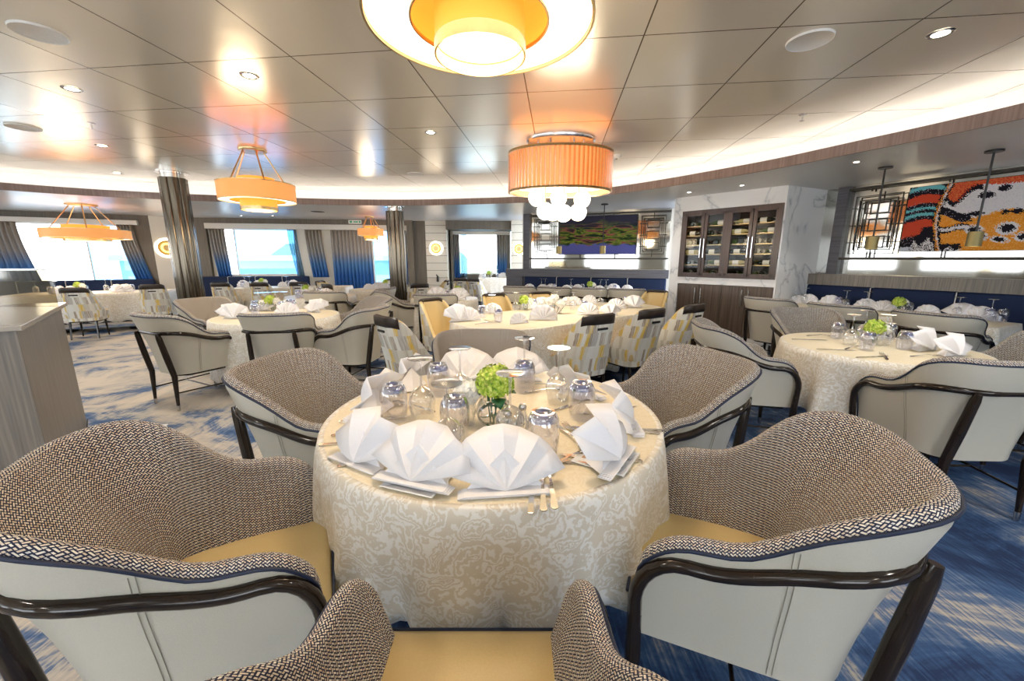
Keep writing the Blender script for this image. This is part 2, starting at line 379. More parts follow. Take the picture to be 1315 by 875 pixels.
def copy_tree(o, parent=None):
    c = o.copy(); COL.objects.link(c)
    if parent: c.parent = parent
    for ch in list(o.children): copy_tree(ch, c)
    return c
USED = set()
def place(proto, loc, rz=0, label=None, group=None, scale=None):
    """first call moves the prototype itself; later calls copy it with all of its parts"""
    if proto.name in USED: o = copy_tree(proto)
    else: USED.add(proto.name); o = proto
    o.location = loc; o.rotation_euler = (0, 0, rz)
    if scale: o.scale = (scale,) * 3
    else: o.scale = (1, 1, 1)
    if label: o['label'] = label
    if group: o['group'] = group
    return o
def face(dx, dy): return math.atan2(dy, dx) - PI / 2
def ss(a, b, x):
    t = max(0, min(1, (x - a) / (b - a))); return t * t * (3 - 2 * t)
def hit(px, py, z):
    """the point of the room at height z that the photograph shows at a pixel"""
    dx = (px - 657.5) / FPX; dy = -(py - 437.5) / FPX
    r = (dx, math.cos(PITCH) + dy * math.sin(PITCH), -math.sin(PITCH) + dy * math.cos(PITCH)); t = (z - CAM_H) / r[2]
    return (r[0] * t, r[1] * t)
def pxx(x, y, z=.9):
    z -= CAM_H; d = y * math.cos(PITCH) - z * math.sin(PITCH); return 657.5 + FPX * x / d
ORD = ['leftmost', 'second from the left', 'third from the left', 'fourth from the left', 'fifth from the left', 'sixth from the left', 'seventh from the left', 'eighth from the left', 'ninth from the left', 'tenth from the left', 'eleventh from the left', 'twelfth from the left', 'thirteenth from the left', 'fourteenth from the left']
def ordinals(objs, text, many=True):
    objs = sorted(objs, key=lambda o: pxx(o.location[0], o.location[1]))
    for i, o in enumerate(objs):
        if len(objs) == 1: o['label'] = text
        elif i == len(objs) - 1: o['label'] = text + ', rightmost of its row'
        else: o['label'] = text + ', ' + ORD[i]

# ---------------------------------------------------------------- camera, world
cam = bpy.data.cameras.new('camera'); co = bpy.data.objects.new('camera', cam); COL.objects.link(co)
co.location = (0, 0, CAM_H); co.rotation_euler = (PI / 2 - PITCH, 0, 0); cam.lens = 14; cam.sensor_width = 36; cam.clip_start = .02
sc = bpy.context.scene; sc.camera = co
sc.view_settings.view_transform = 'Standard'; sc.view_settings.look = 'None'; sc.view_settings.gamma = 1; sc.view_settings.use_curve_mapping = False
sc.view_settings.exposure = 0.85
w = bpy.data.worlds.new('sky'); sc.world = w; w.use_nodes = True
bg = w.node_tree.nodes['Background']; bg.inputs[0].default_value = (.93, .965, 1, 1); bg.inputs[1].default_value = 4.5

# ---------------------------------------------------------------- room shell
W1 = Line((-10.72, 8.71), (-8.58, 9.78)); W2 = Line((-8.06, 10.3), (-2.68, 11.16)); WP = Line(W1.p(W1.L), W2.p(0))
REC = Line((-1.77, 11.9), (-.05, 12.1)); MAR = Line((2.76, 7.07), (3.83, 5.83)); SIDE = Line((3.83, 5.83), (4.77, 6.28))
SL = Line((.47, 9.45), (3.12, 8.45)); SR = Line((4.79, 6.0), (5.5, 4.57))
W0 = -3.3
lipF = [(-7.49, 6.15), (-6.85, 6.66), (-6.02, 7.07), (-4.95, 7.45), (-3.72, 7.75), (-2.3, 7.9), (-.83, 7.75), (.58, 7.34), (1.7, 6.43), (2.46, 5.5), (2.97, 4.73), (3.28, 4.08), (3.51, 3.58), (3.68, 3.12)]
lip = lipF + [(3.85, 2.0), (3.7, 0), (3.0, -2), (1.5, -3.3), (-2, -3.7), (-6, -3.3), (-8.5, -1.8), (-9.3, 1), (-8.9, 4), (-8.25, 5.3)]
CC = (-2, 3)
pol = sorted((math.atan2(y - CC[1], x - CC[0]), math.hypot(x - CC[0], y - CC[1])) for x, y in lip)
def liprad(a):
    n = len(pol)
    a = (a + PI) % (2 * PI) - PI
    k = 0
    while k < n and pol[k][0] <= a: k += 1
    i1 = k % n; i0 = (k - 1) % n; im = (k - 2) % n; i2 = (k + 1) % n
    def un(i, ref):
        b = pol[i][0]
        while b < ref - PI: b += 2 * PI
        while b > ref + PI: b -= 2 * PI
        return b
    a0, a1 = un(i0, a), un(i1, a); am, a2 = un(im, a0), un(i2, a1)
    t = (a - a0) / (a1 - a0); p0, p1, pm, p2 = pol[i0][1], pol[i1][1], pol[im][1], pol[i2][1]
    m0 = (p1 - pm) / (a1 - am) * (a1 - a0); m1 = (p2 - p0) / (a2 - a0) * (a1 - a0)
    return (2 * t**3 - 3 * t * t + 1) * p0 + (t**3 - 2 * t * t + t) * m0 + (-2 * t**3 + 3 * t * t) * p1 + (t**3 - t * t) * m1
room = [(-13., 7.57), W1.p(0), W1.p(W1.L), W2.p(0), W2.p(W2.L), (-1.82, 11.3), (-1.77, 12.2), (-.05, 12.4), (.5, 11.2), (.45, 9.5), (3.12, 8.5), (4.7, 6.5), SR.p(0), SR.p(6.6), (7.7, -4.8), (-13., -4.8)]
def roomrad(a):
    dx, dy = math.cos(a), math.sin(a); best = 0
    for i in range(len(room)):
        (x0, y0), (x1, y1) = room[i], room[(i + 1) % len(room)]; ex, ey = x1 - x0, y1 - y0
        det = dx * ey - dy * ex
        if abs(det) < 1e-9: continue
        wx, wy = x0 - CC[0], y0 - CC[1]; t = (wx * ey - wy * ex) / det; u = (wx * dy - wy * dx) / det
        if t > 0 and -1e-6 <= u <= 1 + 1e-6: best = max(best, t)
    return best
NA = 240
angs = [2 * PI * i / NA for i in range(NA)]
def rp(a, r, z): return (CC[0] + r * math.cos(a), CC[1] + r * math.sin(a), z)
m = MB(); m.prism([(-13.2, -5), (7.9, -5), (7.9, 8), (3.2, 13), (-13.2, 13)], -.05, 0); struct(m.build('floor', 'carpet', smooth=False))
m = MB(); cs = []
m.add([rp(a, liprad(a) + .42, ZC) for a in angs], [tuple(range(NA))]); m.add([rp(a, liprad(a) + .42, ZC + .04) for a in angs], [tuple(range(NA))])
struct(m.build('ceiling', 'ceiling', smooth=False))
m = MB(); m.grid([[rp(a, liprad(a), ZS + .02), rp(a, liprad(a), ZS), rp(a, roomrad(a) + .1, ZS), rp(a, roomrad(a) + .1, ZS + .02), rp(a, liprad(a), ZS + .02)] for a in angs], closed=True)
struct(m.build('ceiling_lower', 'soffit', smooth=False))
m = MB(); m.grid([[rp(a, liprad(a) - .012, ZS - .012), rp(a, liprad(a) - .012, ZS + .095), rp(a, liprad(a) + .01, ZS + .095), rp(a, liprad(a) + .01, ZS - .012), rp(a, liprad(a) - .012, ZS - .012)] for a in angs], closed=True)
struct(m.build('trim_1', 'fascia', smooth=False))
m = MB(); m.grid([[rp(a, liprad(a) + .40, ZS + .02), rp(a, liprad(a) + .40, ZC)] for a in angs], closed=True)
struct(m.build('trim_2', 'white', smooth=False))
m = MB(); m.grid([[rp(a, liprad(a) + .05, ZS + .045), rp(a, liprad(a) + .11, ZS + .045), rp(a, liprad(a) + .11, ZS + .022), rp(a, liprad(a) + .05, ZS + .022), rp(a, liprad(a) + .05, ZS + .045)] for a in angs], closed=True)
tag(m.build('cove_light', 'led', smooth=False), 'glowing white light strip hidden in the curved ceiling cove', 'light')

def wall_open(name, W, s0, s1, opens, mat, z1=ZS, th=.14):
    m = MB(); s = s0
    for a, b, za, zb in opens:
        m.wbox(W, s, a, 0, z1, -th, 0); m.wbox(W, a, b, 0, za, -th, 0); m.wbox(W, a, b, zb, z1, -th, 0); s = b
    m.wbox(W, s, s1, 0, z1, -th, 0)
    return struct(m.build(name, mat, smooth=False))
def window(n, W, a, b, za, zb, split=None, splitw=None):
    """structure: outer dark surround, inner frame, glass panes"""
    root = struct(empty('window_%d' % n, W.p3((a + b) / 2, za)))
    inv = Matrix.Translation(root.location).inverted()
    def loc(mb): mb.v = [tuple(inv @ Vector(v)) for v in mb.v]; return mb
    f = MB(); t = .03
    for q in ((a, b, za, za + t), (a, b, zb - t, zb), (a, a + t, za, zb), (b - t, b, za, zb)): f.wbox(W, *q, -.13, .0)
    if split: f.wbox(W, split - .012, split + .012, za, zb, -.09, -.05)
    loc(f).build('window_frame', 'white', root, smooth=False)
    if split:
        g = MB(); g.wbox(W, a, split, za, zb, -.075, -.068); loc(g).build('pane', 'pane', root, smooth=False)
        g = MB(); g.wbox(W, split, b, za, zb, -.075, -.068); loc(g).build('pane', 'pane_blue', root, smooth=False)
    else:
        g = MB(); g.wbox(W, a, b, za, zb, -.075, -.068); loc(g).build('pane', splitw or 'pane', root, smooth=False)
    return root
# window wall, left bay
wall_open('wall_left', W1, W0, W1.L, [(-.1, 2.0, .86, 2.18)], 'dark_frame')
wall_open('wall_back_left', W2, 0, W2.L, [(.7, 2.45, .98, 2.16), (4.35, 5.25, .75, 2.16)], 'cream')
m = MB(); m.wbox(WP, 0, WP.L, 0, ZS, -.1, .0); struct(m.build('wall_panel', 'cream', smooth=False))
window(1, W1, -.1, 2.0, .86, 2.18, split=1.22)
window(2, W2, .7, 2.45, .98, 2.16, split=.98)
window(3, W2, 4.35, 5.25, .75, 2.16, splitw='pane_blue')
# dark surrounds and pale pelmets
m = MB(); m.wbox(W2, .15, 3.2, 2.27, ZS, 0, .10); m.wbox(W2, .15, .42, .0, 2.27, 0, .10); m.wbox(W2, 3.2, 5.45, 2.27, ZS, 0, .16); m.wbox(W2, 5.3, 5.45, 0, 2.27, 0, .16)
struct(m.build('trim_3', 'dark_frame', smooth=False))
m = MB(); m.wbox(W2, .42, 5.3, 2.14, 2.27, 0.0, .14); struct(m.build('trim_4', 'marble_t', smooth=False))
m = MB(); m.wbox(W1, -3.2, 2.2, 2.17, 2.27, 0.0, .12); struct(m.build('trim_5', 'marble_t', smooth=False))
WI = Line(W2.p(W2.L), (-2.3, 11.2)); m = MB(); m.wbox(WI, -.02, WI.L + .05, 0, ZS, -.1, .03); struct(m.build('wall_infill', 'dark_frame', smooth=False))
# pillars with grooves
def pillar(n, W, s0, s1, d0, d1):
    m = MB(); m.wbox(W, s0, s1, 0, ZS, d0, d1)
    z = .28
    while z < ZS - .05: m.wbox(W, s0 - .002, s1 + .002, z, z + .012, d1 - .01, d1 + .003, 1); z += .2
    return struct(m.build('wall_pillar_%d' % n, ['cream', 'cream_dark'], smooth=False))
PL1 = Line((-2.35, 11.16), (-1.78, 11.16)); pillar(1, PL1, 0, PL1.L, -1.0, 0)
PL2 = Line((-.02, 11.0), (.42, 10.9)); pillar(2, PL2, 0, PL2.L, -1.4, 0)
wall_open('wall_recess', REC, 0.0, REC.L, [(.12, 1.62, .95, 2.12)], 'dark_frame')
window(4, REC, .12, 1.62, .95, 2.12)
m = MB(); m.wbox(REC, -.1, REC.L + .1, 2.17, ZS, 0.0, .9); m.wbox(REC, .0, .06, 0, 2.17, 0, .5); struct(m.build('trim_6', 'dark_frame', smooth=False))
m = MB(); m.wbox(REC, .06, 1.7, 2.08, 2.17, 0.0, .2); struct(m.build('trim_7', 'marble_t', smooth=False))
m = MB(); m.wbox(REC, -.05, REC.L + .35, 0, .12, -.02, 1.0); struct(m.build('floor_step', 'carpet', smooth=False))
# behind the camera: side and back walls with unseen windows added for fill daylight
WL = Line((-13., -4.8), (-13., 7.57)); wall_open('wall_port', WL, 0, WL.L, [(.8, 3.4, .9, 2.2), (4.4, 7.4, .9, 2.2), (8.2, 11.2, .9, 2.2)], 'cream')
WB = Line((7.7, -4.8), (-13., -4.8)); wall_open('wall_back', WB, 0, WB.L, [(1, 4.5, .8, 2.25), (6, 9.5, .8, 2.25), (11, 14.5, .8, 2.25), (16, 19.5, .8, 2.25)], 'cream')
window(5, WL, .8, 3.4, .9, 2.2); window(6, WL, 4.4, 7.4, .9, 2.2); window(7, WL, 8.2, 11.2, .9, 2.2)
for k, q in enumerate(((1, 4.5), (6, 9.5), (11, 14.5), (16, 19.5))): window(8 + k, WB, q[0], q[1], .8, 2.25)
m = MB(); m.wbox(SR, -.6, 6.9, 0, ZS, -.16, -.03); struct(m.build('wall_right', 'cream', smooth=False))
WR = Line(SR.p(6.6), (7.7, -4.8)); m = MB(); m.wbox(WR, 0, WR.L, 0, ZS, -.1, 0); struct(m.build('wall_right_rear', 'cream', smooth=False))
m = MB(); m.wbox(SL, -.25, 3.2, 0, ZS, -.16, -.03); struct(m.build('wall_centre', 'cream', smooth=False))
# ---------------------------------------------------------------- curtains
def curtain(W, a, b, z0, z1, label, d=.07, pinch=0, folds=7, a2=None, b2=None, mat='curtain'):
    a2 = a if a2 is None else a2; b2 = b if b2 is None else b2
    m = MB(); P = []; n = folds * 8
    for i in range(n + 1):
        t = i / n; row = []
        for j in range(13):
            z = z1 + (z0 - z1) * j / 12; k = (j / 12) ** 1.6
            s = (a + (b - a) * t) * (1 - k) + (a2 + (b2 - a2) * t) * k
            row.append(W.p3(s, z, d + .028 * math.sin(2 * PI * folds * t + .3 * math.sin(j * .5)) ))
        P.append(row)
    m.grid(P); o = m.build('curtain', mat, solid=.006); return tag(o, label, 'curtain', 'ombre window curtains')
curtain(W1, -.35, .22, .9, 2.17, 'grey curtain at the left edge of the leftmost window', .08, a2=-.4, b2=.42)
curtain(W1, 1.82, 2.1, .86, 2.17, 'grey to blue curtain at the right side of the leftmost window', .07, a2=2.0, b2=2.32, folds=5)
curtain(W2, .46, .82, .95, 2.14, 'grey to blue curtain at the left side of the second window', .06, a2=.55, b2=.85, folds=5)
curtain(W2, 2.28, 2.5, .95, 2.14, 'pale sheer curtain at the right side of the second window', .03, a2=2.42, b2=2.6, folds=4, mat='sheer')
curtain(W2, 2.72, 3.12, .92, 2.14, 'short ombre curtain hanging alone on the cream wall between windows', .07, a2=2.82, b2=3.22, folds=5)
curtain(W2, 3.35, 4.36, .5, 2.14, 'widest ombre curtain, hanging long left of the third window', .08, folds=11)
curtain(W2, 4.95, 5.25, .7, 2.14, 'ombre curtain right of the round column at the third window', .07, folds=4)
curtain(REC, .08, .24, .4, 2.1, 'narrow ombre curtain at left of the recessed window', .1, folds=3)
curtain(REC, .26, .45, .5, 2.08, 'sheer blue curtain at left of the recessed window', .03, folds=4, mat='sheer')
curtain(REC, 1.32, 1.62, .5, 2.1, 'ombre curtain at right of the recessed window', .1, folds=4)

# ---------------------------------------------------------------- outside
m = MB(); m.box((-10, 60, -6.0), (260, 90, .1)); struct(m.build('sea_surface', 'sea', smooth=False))
m = MB(); P = []
for i in range(41):
    x = -70 + i * 2.4; h = 2.2 + 3.2 * abs(math.sin(i * .21)) + 1.1 * math.sin(i * .9)
    P.append([(x, 84 + 3 * math.sin(i), -6), (x, 88, -6 + h * 1.0), (x, 92, -6 + h * 1.7), (x, 104, -6)])
m.grid(P); struct(m.build('hills', 'hill'))
bt = empty('terminal_building', (-17, 30, -5.9), R(8), label='long blue and white quayside building outside the windows', cat='building')
m = MB(); m.box((0, 0, 3.6), (17, 6, 7.2)); m.build('wall', 'bld', bt, smooth=False)
m = MB(); m.box((0, -.1, 7.35), (17.6, 6.6, .35)); m.build('roof', 'bldw', bt, smooth=False)
for k in range(10):
    m = MB(); m.box((-7.6 + k * 1.7, -3.04, 5.7), (1.0, .1, 1.0)); m.build('window', 'bldw', bt, smooth=False)
# ---------------------------------------------------------------- columns
def column(x, y, r, z1, label, lobes=7):
    root = empty('column', (x, y, 0), label=label, cat='column', group='polished metal columns')
    m = MB(); n = 112; P = []
    for i in range(n):
        a = 2 * PI * i / n; q = r * (.86 + .14 * abs(math.cos(lobes * a / 2)) ** .6)
        P.append([(q * math.cos(a), q * math.sin(a), 0), (q * math.cos(a), q * math.sin(a), z1 - .09)])
    m.grid(P, closed=True); m.build('shaft', M['colm'], root)
    m = MB(); m.lathe([(r * .8, z1 - .09), (r * .8, z1)], 32); m.build('neck', 'steel', root)
    m = MB(); m.lathe([(0, z1 - .012), (r * 1.12, z1 - .012), (r * 1.12, z1 - .001), (0, z1 - .001)], 32); m.build('collar', 'steel', root)
    return root
M['colm'] = plain('bronze_polished_metal', (.12, .10, .075), .15, 1.)
column(-5.22, 6.5, .185, ZC, 'polished metal fluted column, nearer and at the left')
column(-2.3, 8.15, .17, ZS, 'polished metal fluted column, slimmer, near room centre behind')

# ---------------------------------------------------------------- sconces
def sconce(W, s, z, d, label, r=.15):
    p = W.p3(s, z, d); root = empty('wall_sconce', p, W.ang, label=label, cat='wall lamp', group='round gold sconces')
    def disc(r0, r1, y0, y1):
        m = MB(); pr = [(r0, y0), (r1, y0), (r1, y1), (r0, y1)]
        P = [[(rr * math.cos(2 * PI * i / 32), yy, rr * math.sin(2 * PI * i / 32)) for rr, yy in pr] for i in range(32)]
        return m.grid(P, closed=True)
    disc(0.001, r * 1.12, -.012, -.003).build('backlight', 'halo', root)
    disc(.001, r * .9, -.05, -.03).build('gold_disc', 'orange_d', root)
    disc(r * .38, r * .62, -.062, -.05).build('ring', M['glowring'], root)
    disc(.001, r * .3, -.07, -.05).build('boss', 'brass', root)
M['glowring'] = emit('sconce_ring', (1, .62, .18), 1.3)
sconce(WP, .25, 1.66, 0, 'round gold glowing sconce half behind the left column', .2)
sconce(PL1, .28, 1.68, 0, 'round gold glowing sconce on the centre cream pillar', .16)
sconce(PL2, .22, 1.66, 0, 'round gold glowing sconce on the pillar beside the fretwork screen', .15)
# fire extinguisher bracket on pillar
m = MB(); m.tube([PL1.p3(.3, .78, .05), PL1.p3(.3, .93, .05)], [.035, .03], 10); m.tube([PL1.p3(.3, .93, .05), PL1.p3(.27, .97, .08)], .018, 8)
tag(m.build('wall_device', 'black'), 'small black device fixed low on the cream pillar', 'device')
# green sign
sg = empty('exit_sign', W2.p3(4.0, 2.34, .17), W2.ang, label='small white and green sign on the dark window header', cat='sign')
m = MB(); m.box((0, 0, 0), (.32, .016, .09)); m.build('panel', 'white', sg, smooth=False)
m = MB(); m.box((-.1, -.01, 0), (.06, .004, .05)); m.box((.02, -.01, 0), (.12, .004, .03)); m.box((.12, -.01, 0), (.04, .004, .05)); m.build('lettering', 'sign', sg, smooth=False)

# ---------------------------------------------------------------- mirror screens
def fret(W, s0, s1, z0, z1, label, d=.05):
    root = empty('fretwork_panel', W.p3((s0 + s1) / 2, z0, d), W.ang, label=label, cat='decorative screen', group='bronze fretwork panels')
    w_, h = (s1 - s0) / 2, z1 - z0; m = MB(); b = .010
    def bar(x0, x1, za, zb): m.box(((x0 + x1) / 2, 0, (za + zb) / 2), (abs(x1 - x0) + b, .016, abs(zb - za) + b))
    def rect(a, za, zb): bar(-a, a, za, za); bar(-a, a, zb, zb); bar(-a, -a, za, zb); bar(a, a, za, zb)
    rect(w_ * .98, 0, h); m2 = m; m = MB(); rect(w_ * .80, h * .07, h * .93); rect(w_ * .66, h * .12, h * .88)
    for q in (.2, .5, .8): 
        rect(w_ * .5, h * q - h * .1, h * q + h * .1); bar(-w_ * 1.12, -w_ * .5, h * q, h * q); bar(w_ * .5, w_ * 1.12, h * q, h * q)
    bar(0, 0, -.06, h * .1); bar(0, 0, h * .9, h + .05)
    m2.build('outer_frame', 'screen_metal', root, smooth=False); m.build('lattice', 'screen_metal', root, smooth=False)
fret(SL, .06, .55, 1.50, 2.27, 'bronze lattice panel left of the lake landscape painting')
fret(SL, 2.38, 2.86, 1.50, 2.27, 'bronze lattice panel right of the lake landscape painting')
fret(SR, .15, .66, 1.47, 2.24, 'bronze lattice panel left of the butterfly wing mosaic')
for W, s0, s1, nm in ((SL, -.05, 2.95, 'centre'), (SR, -.45, 6.4, 'right')):
    m = MB(); m.wbox(W, s0, s1, 1.18, ZS - .002, -.03, -.02); tag(m.build('wall_mirror', 'mirror', smooth=False), 'mirror wall behind the %s fretwork and picture' % nm, 'mirror')
    m = MB(); m.wbox(W, s0 if W is SL else .05, s1, 1.385, 1.42, -.02, .06)
    m.wbox(W, s0 if W is SL else .05, s1, 2.335, 2.365, -.0, .06)
    for q in range(int((s1 - max(s0, 0)) / .75)): m.wbox(W, .3 + q * .75, .312 + q * .75, 2.3, 2.34, .02, .04); m.wbox(W, .36 + q * .75, .37 + q * .75, 1.42, 1.5, .02, .04)
    tag(m.build('picture_rail', 'screen_metal', smooth=False), 'slim bronze rails holding the %s picture in front of the mirror' % nm, 'rail')
m = MB(); m.wbox(SL, -.2, -.05, 0, ZS, -.1, .06); struct(m.build('trim_8', 'ledge', smooth=False))
m = MB(); m.wbox(SR, -.08, .05, 1.18, ZS, -.02, .07); struct(m.build('trim_9', 'ledge', smooth=False))
# ledges
m = MB(); m.wbox(SL, -.6, 2.98, 1.0, 1.17, -.02, .16); m.wbox(SL, -.6, -.2, 0, 1.0, -.02, .12); struct(m.build('trim_10', 'ledge', smooth=False))
m = MB(); m.wbox(SR, -.36, 6.5, 1.02, 1.18, -.02, .16); struct(m.build('trim_11', 'gray_wood', smooth=False))
# artworks
art = empty('landscape_painting', SL.p3(1.47, 1.49, .07), SL.ang, label='wide landscape painting of green and red foliage above violet water', cat='painting')
SLm = MB(); SLm.box((0, 0, .41), (1.66, .03, .80)); o = SLm.build('canvas', 'painting', art, smooth=False)
for mm in [o.data]:
    for v in mm.vertices: v.co.z += 0
# texture bands above are given in room height, so the canvas keeps its own copy of the height
nt = M['painting'].node_tree
for n_ in nt.nodes:
    if n_.type == 'TEX_COORD':
        for l_ in list(nt.links):
            if l_.from_node == n_:
                to = l_.to_socket; nt.links.remove(l_)
                ad_ = nt.nodes.new('ShaderNodeVectorMath'); ad_.operation = 'ADD'; ad_.inputs[1].default_value = (0, 0, 1.49)
                nt.links.new(n_.outputs['Object'], ad_.inputs[0]); nt.links.new(ad_.outputs[0], to)
m = MB(); 
for q in ((0, 0, .003, 1.68, .006), (0, 0, .817, 1.68, .006)): m.box((q[0], -.0, q[2]), (q[3], .045, q[4]))
m.box((-.837, 0, .41), (.006, .045, .82)); m.box((.837, 0, .41), (.006, .045, .82)); m.build('frame', 'screen_metal', art, smooth=False)

def wing(X, Y, rnd):
    """colour of one mosaic tile; X 0..1.83 across, Y 0 top..1 bottom"""
    blk, org, red, wht, cya, mau = (.010, .009, .016), (.80, .30, .03), (.62, .07, .03), (.72, .70, .72), (.16, .50, .55), (.35, .30, .38)
    j = (rnd - .5) * .035; X += j; Y += j * .7
    def el(cx, cy, a, b, rot=0):
        dx, dy = X - cx, Y - cy; c, s = math.cos(rot), math.sin(rot); u, v = dx * c + dy * s, -dx * s + dy * c
        return (u / a) ** 2 + (v / b) ** 2
    edge = .375 - .085 * math.sin(PI * min(1, max(0, (Y + .05) / 1.05))) + .0 * Y
    if X < edge - .02:
        yy = Y + .05 * math.sin(X * 9) + X * .12 * (Y - .3)
        if Y > .62 and X > .10 + (1 - Y) * .25:
            if X > .12 and Y > .86 + .06 * math.sin(X * 40): return wht if rnd > .35 else blk
            return blk
        if Y > .93 and X < .12: return (.55, .58, .66)
        for lo, hi, c in ((.02, .09, cya), (.09, .17, blk), (.17, .30, red), (.30, .36, blk), (.36, .40, cya), (.40, .45, blk), (.45, .50, cya), (.50, .56, blk), (.56, .80, red), (.80, .95, blk)):
            if lo <= yy < hi:
                if c is blk and rnd > .93: return mau
                return c
        return blk
    if X < edge + .05:
        t = (X - edge + .02) / .07
        if t < .25: return blk
        if t < .55: return org if rnd > .3 else (.75, .5, .35)
        if t < .75: return wht if rnd > .3 else blk
        return blk
    # spots
    for cx, cy, a, b, ro in ((.83, .14, .05, .045, -.1), (1.05, .16, .06, .06, 0), (.70, .22, .065, .05, -.1), (.92, .70, .055, .06, .1), (.72, .80, .04, .045, -.5), (1.06, .82, .05, .04, -.3), (.88, .85, .05, .03, .3), (1.25, .3, .09, .07, .2), (1.4, .62, .08, .06, 0), (1.6, .25, .08, .09, .3), (.66, .70, .05, .045, 0), (1.6, .8, .09, .05, .4)):
        e = el(cx, cy, a, b, ro)
        if e < 1: return blk
        if e < 2.4 and Y > .58: return wht
    cv = .10 + .22 * math.exp(-((X - .44) / .09) ** 2) + .02 * math.sin(X * 9)
    if Y < cv - .03: return red if rnd < .5 else (.70, .16, .05)
    if Y < cv + .04 and X < .66: return blk
    if .40 < Y - .06 * math.sin(X * 14) < .52 and X < .62: return blk if rnd > .06 else mau
    if abs(Y - .47) < .025 + .015 * math.sin(X * 60) and .62 < X < 1.8 and math.sin(X * 22) > -.1: return blk
    if Y < .48 + .05 * math.sin(X * 11 + 1): return wht if rnd > .12 else (.62, .60, .66)
    if abs(Y - (.67 + .02 * math.sin(X * 20))) < .025 and X < .62: return wht
    if abs(Y - (.67 + .02 * math.sin(X * 20))) < .05 and X < .62: return blk
    if Y > .90 and X < .58: return blk if Y < .96 + .03 * math.sin(X * 50) or rnd > .5 else wht
    return org if rnd < .75 else (.85, .42, .10)
mo = empty('butterfly_mosaic', SR.p3(.72, 1.495, .055), SR.ang, label='large orange, black and white mosaic of a butterfly wing', cat='wall art')
nx, nz = 230, 104; wd, ht = 1.75, .78; vs = []; fs = []; fc = []
for i in range(nx + 1):
    for j in range(nz + 1): vs.append((wd * i / nx, -.018, ht * j / nz))
for i in range(nx):
    for j in range(nz):
        a = i * (nz + 1) + j; fs.append((a, a + nz + 1, a + nz + 2, a + 1)); fc.append(wing(i / nx * wd / .955, 1 - (j + .5) / nz, random.random()))
me = bpy.data.meshes.new('mosaic'); me.from_pydata(vs, [], fs); ca = me.color_attributes.new('tile', 'FLOAT_COLOR', 'CORNER')
for p in me.polygons:
    for li in p.loop_indices: ca.data[li].color = (*fc[p.index], 1)
me.materials.append(M['mosaic']); o = bpy.data.objects.new('tiles', me); COL.objects.link(o); o.parent = mo
m = MB(); m.box((wd / 2, -.002, ht / 2), (wd + .01, .03, ht + .01)); m.build('backing_board', 'black', mo, smooth=False)

# ---------------------------------------------------------------- marble wine wall
mw = MB()
def mbx(s0, s1, z0, z1, d0, d1): mw.wbox(MAR, s0, s1, z0, z1, d0, d1)
mbx(0, 1.64, 2.17, ZS, -.5, 0); mbx(0, .16, 0, 2.17, -.5, 0); mbx(1.62, 1.64, 0, 2.17, -.3, 0); mbx(.16, 1.62, .99, 1.10, -.5, .0); mbx(.0, 1.66, 0, .19, -.5, .05)
mbx(.16, 1.62, .19, 2.17, -.5, -.42)
a0, a1, a2, a3 = MAR.p(1.635, 0), MAR.p(1.66, .0), SIDE.p(1.04), SIDE.p(1.04, -.3)
mw.prism([MAR.p(1.62, 0), SIDE.p(0.02), SIDE.p(1.04), (SIDE.p(1.04)[0] - .1, SIDE.p(1.04)[1] + .1), (MAR.p(1.62, -.3))], 0, ZS)
mwo = struct(mw.build('wall_marble', 'marble', smooth=False))
def local(mb, root):
    c, s = math.cos(-root.rotation_euler[2]), math.sin(-root.rotation_euler[2]); ox, oy, oz = root.location
    mb.v = [((x - ox) * c - (y - oy) * s, (x - ox) * s + (y - oy) * c, z - oz) for x, y, z in mb.v]; return mb
wc = empty('wine_cabinet', MAR.p3(.89, 1.10, 0), MAR.ang, label='dark wood glass-fronted wine cabinet set in white marble', cat='cabinet')
m = MB()
for q in ((.16, 1.62, 2.13, 2.17), (.16, 1.62, 1.10, 1.13), (.16, .20, 1.13, 2.13), (1.58, 1.62, 1.13, 2.13), (.87, .91, 1.13, 2.13)): m.wbox(MAR, *q, -.40, .02)
local(m, wc).build('carcass', 'wine_frame', wc, smooth=False)
m = MB(); m.wbox(MAR, .2, 1.58, 1.13, 2.13, -.415, -.40); local(m, wc).build('back_panel', 'black', wc, smooth=False)
m = MB()
shz = [1.30, 1.47, 1.62, 1.77, 1.92]
for z in shz: m.wbox(MAR, .2, 1.58, z - .004, z + .004, -.38, -.04)
local(m, wc).build('shelf_rack', 'brass', wc, smooth=False)
for k in range(4):
    s0 = (.20, .54, .91, 1.25)[k]; s1 = (.53, .87, 1.24, 1.58)[k]; t = .045
    d = empty('door', (0, 0, 0)); d.parent = wc
    m = MB()
    for q in ((s0, s1, 2.13 - t, 2.13), (s0, s1, 1.13, 1.13 + t), (s0, s0 + t, 1.13, 2.13), (s1 - t, s1, 1.13, 2.13)): m.wbox(MAR, *q, -.012, .018)
    o = local(m, wc).build('door_frame', 'wine_frame', d, smooth=False)
    m = MB(); m.wbox(MAR, s0 + t, s1 - t, 1.13 + t, 2.13 - t, -.001, .003); local(m, wc).build('glass_pane', 'case', d, smooth=False)
    hs = s1 - .022 if k % 2 == 0 else s0 + .022
    m = MB(); m.tube([MAR.p3(hs, 1.42, .045), MAR.p3(hs, 1.72, .045)], .009, 8); m.tube([MAR.p3(hs, 1.45, .02), MAR.p3(hs, 1.45, .045)], .006, 6); m.tube([MAR.p3(hs, 1.69, .02), MAR.p3(hs, 1.69, .045)], .006, 6)
    local(m, wc).build('handle', 'steel', d)
bc = empty('base_cabinet', MAR.p3(.89, .19, 0), MAR.ang, label='low brown veneer cupboard beneath the wine cabinet', cat='cabinet')
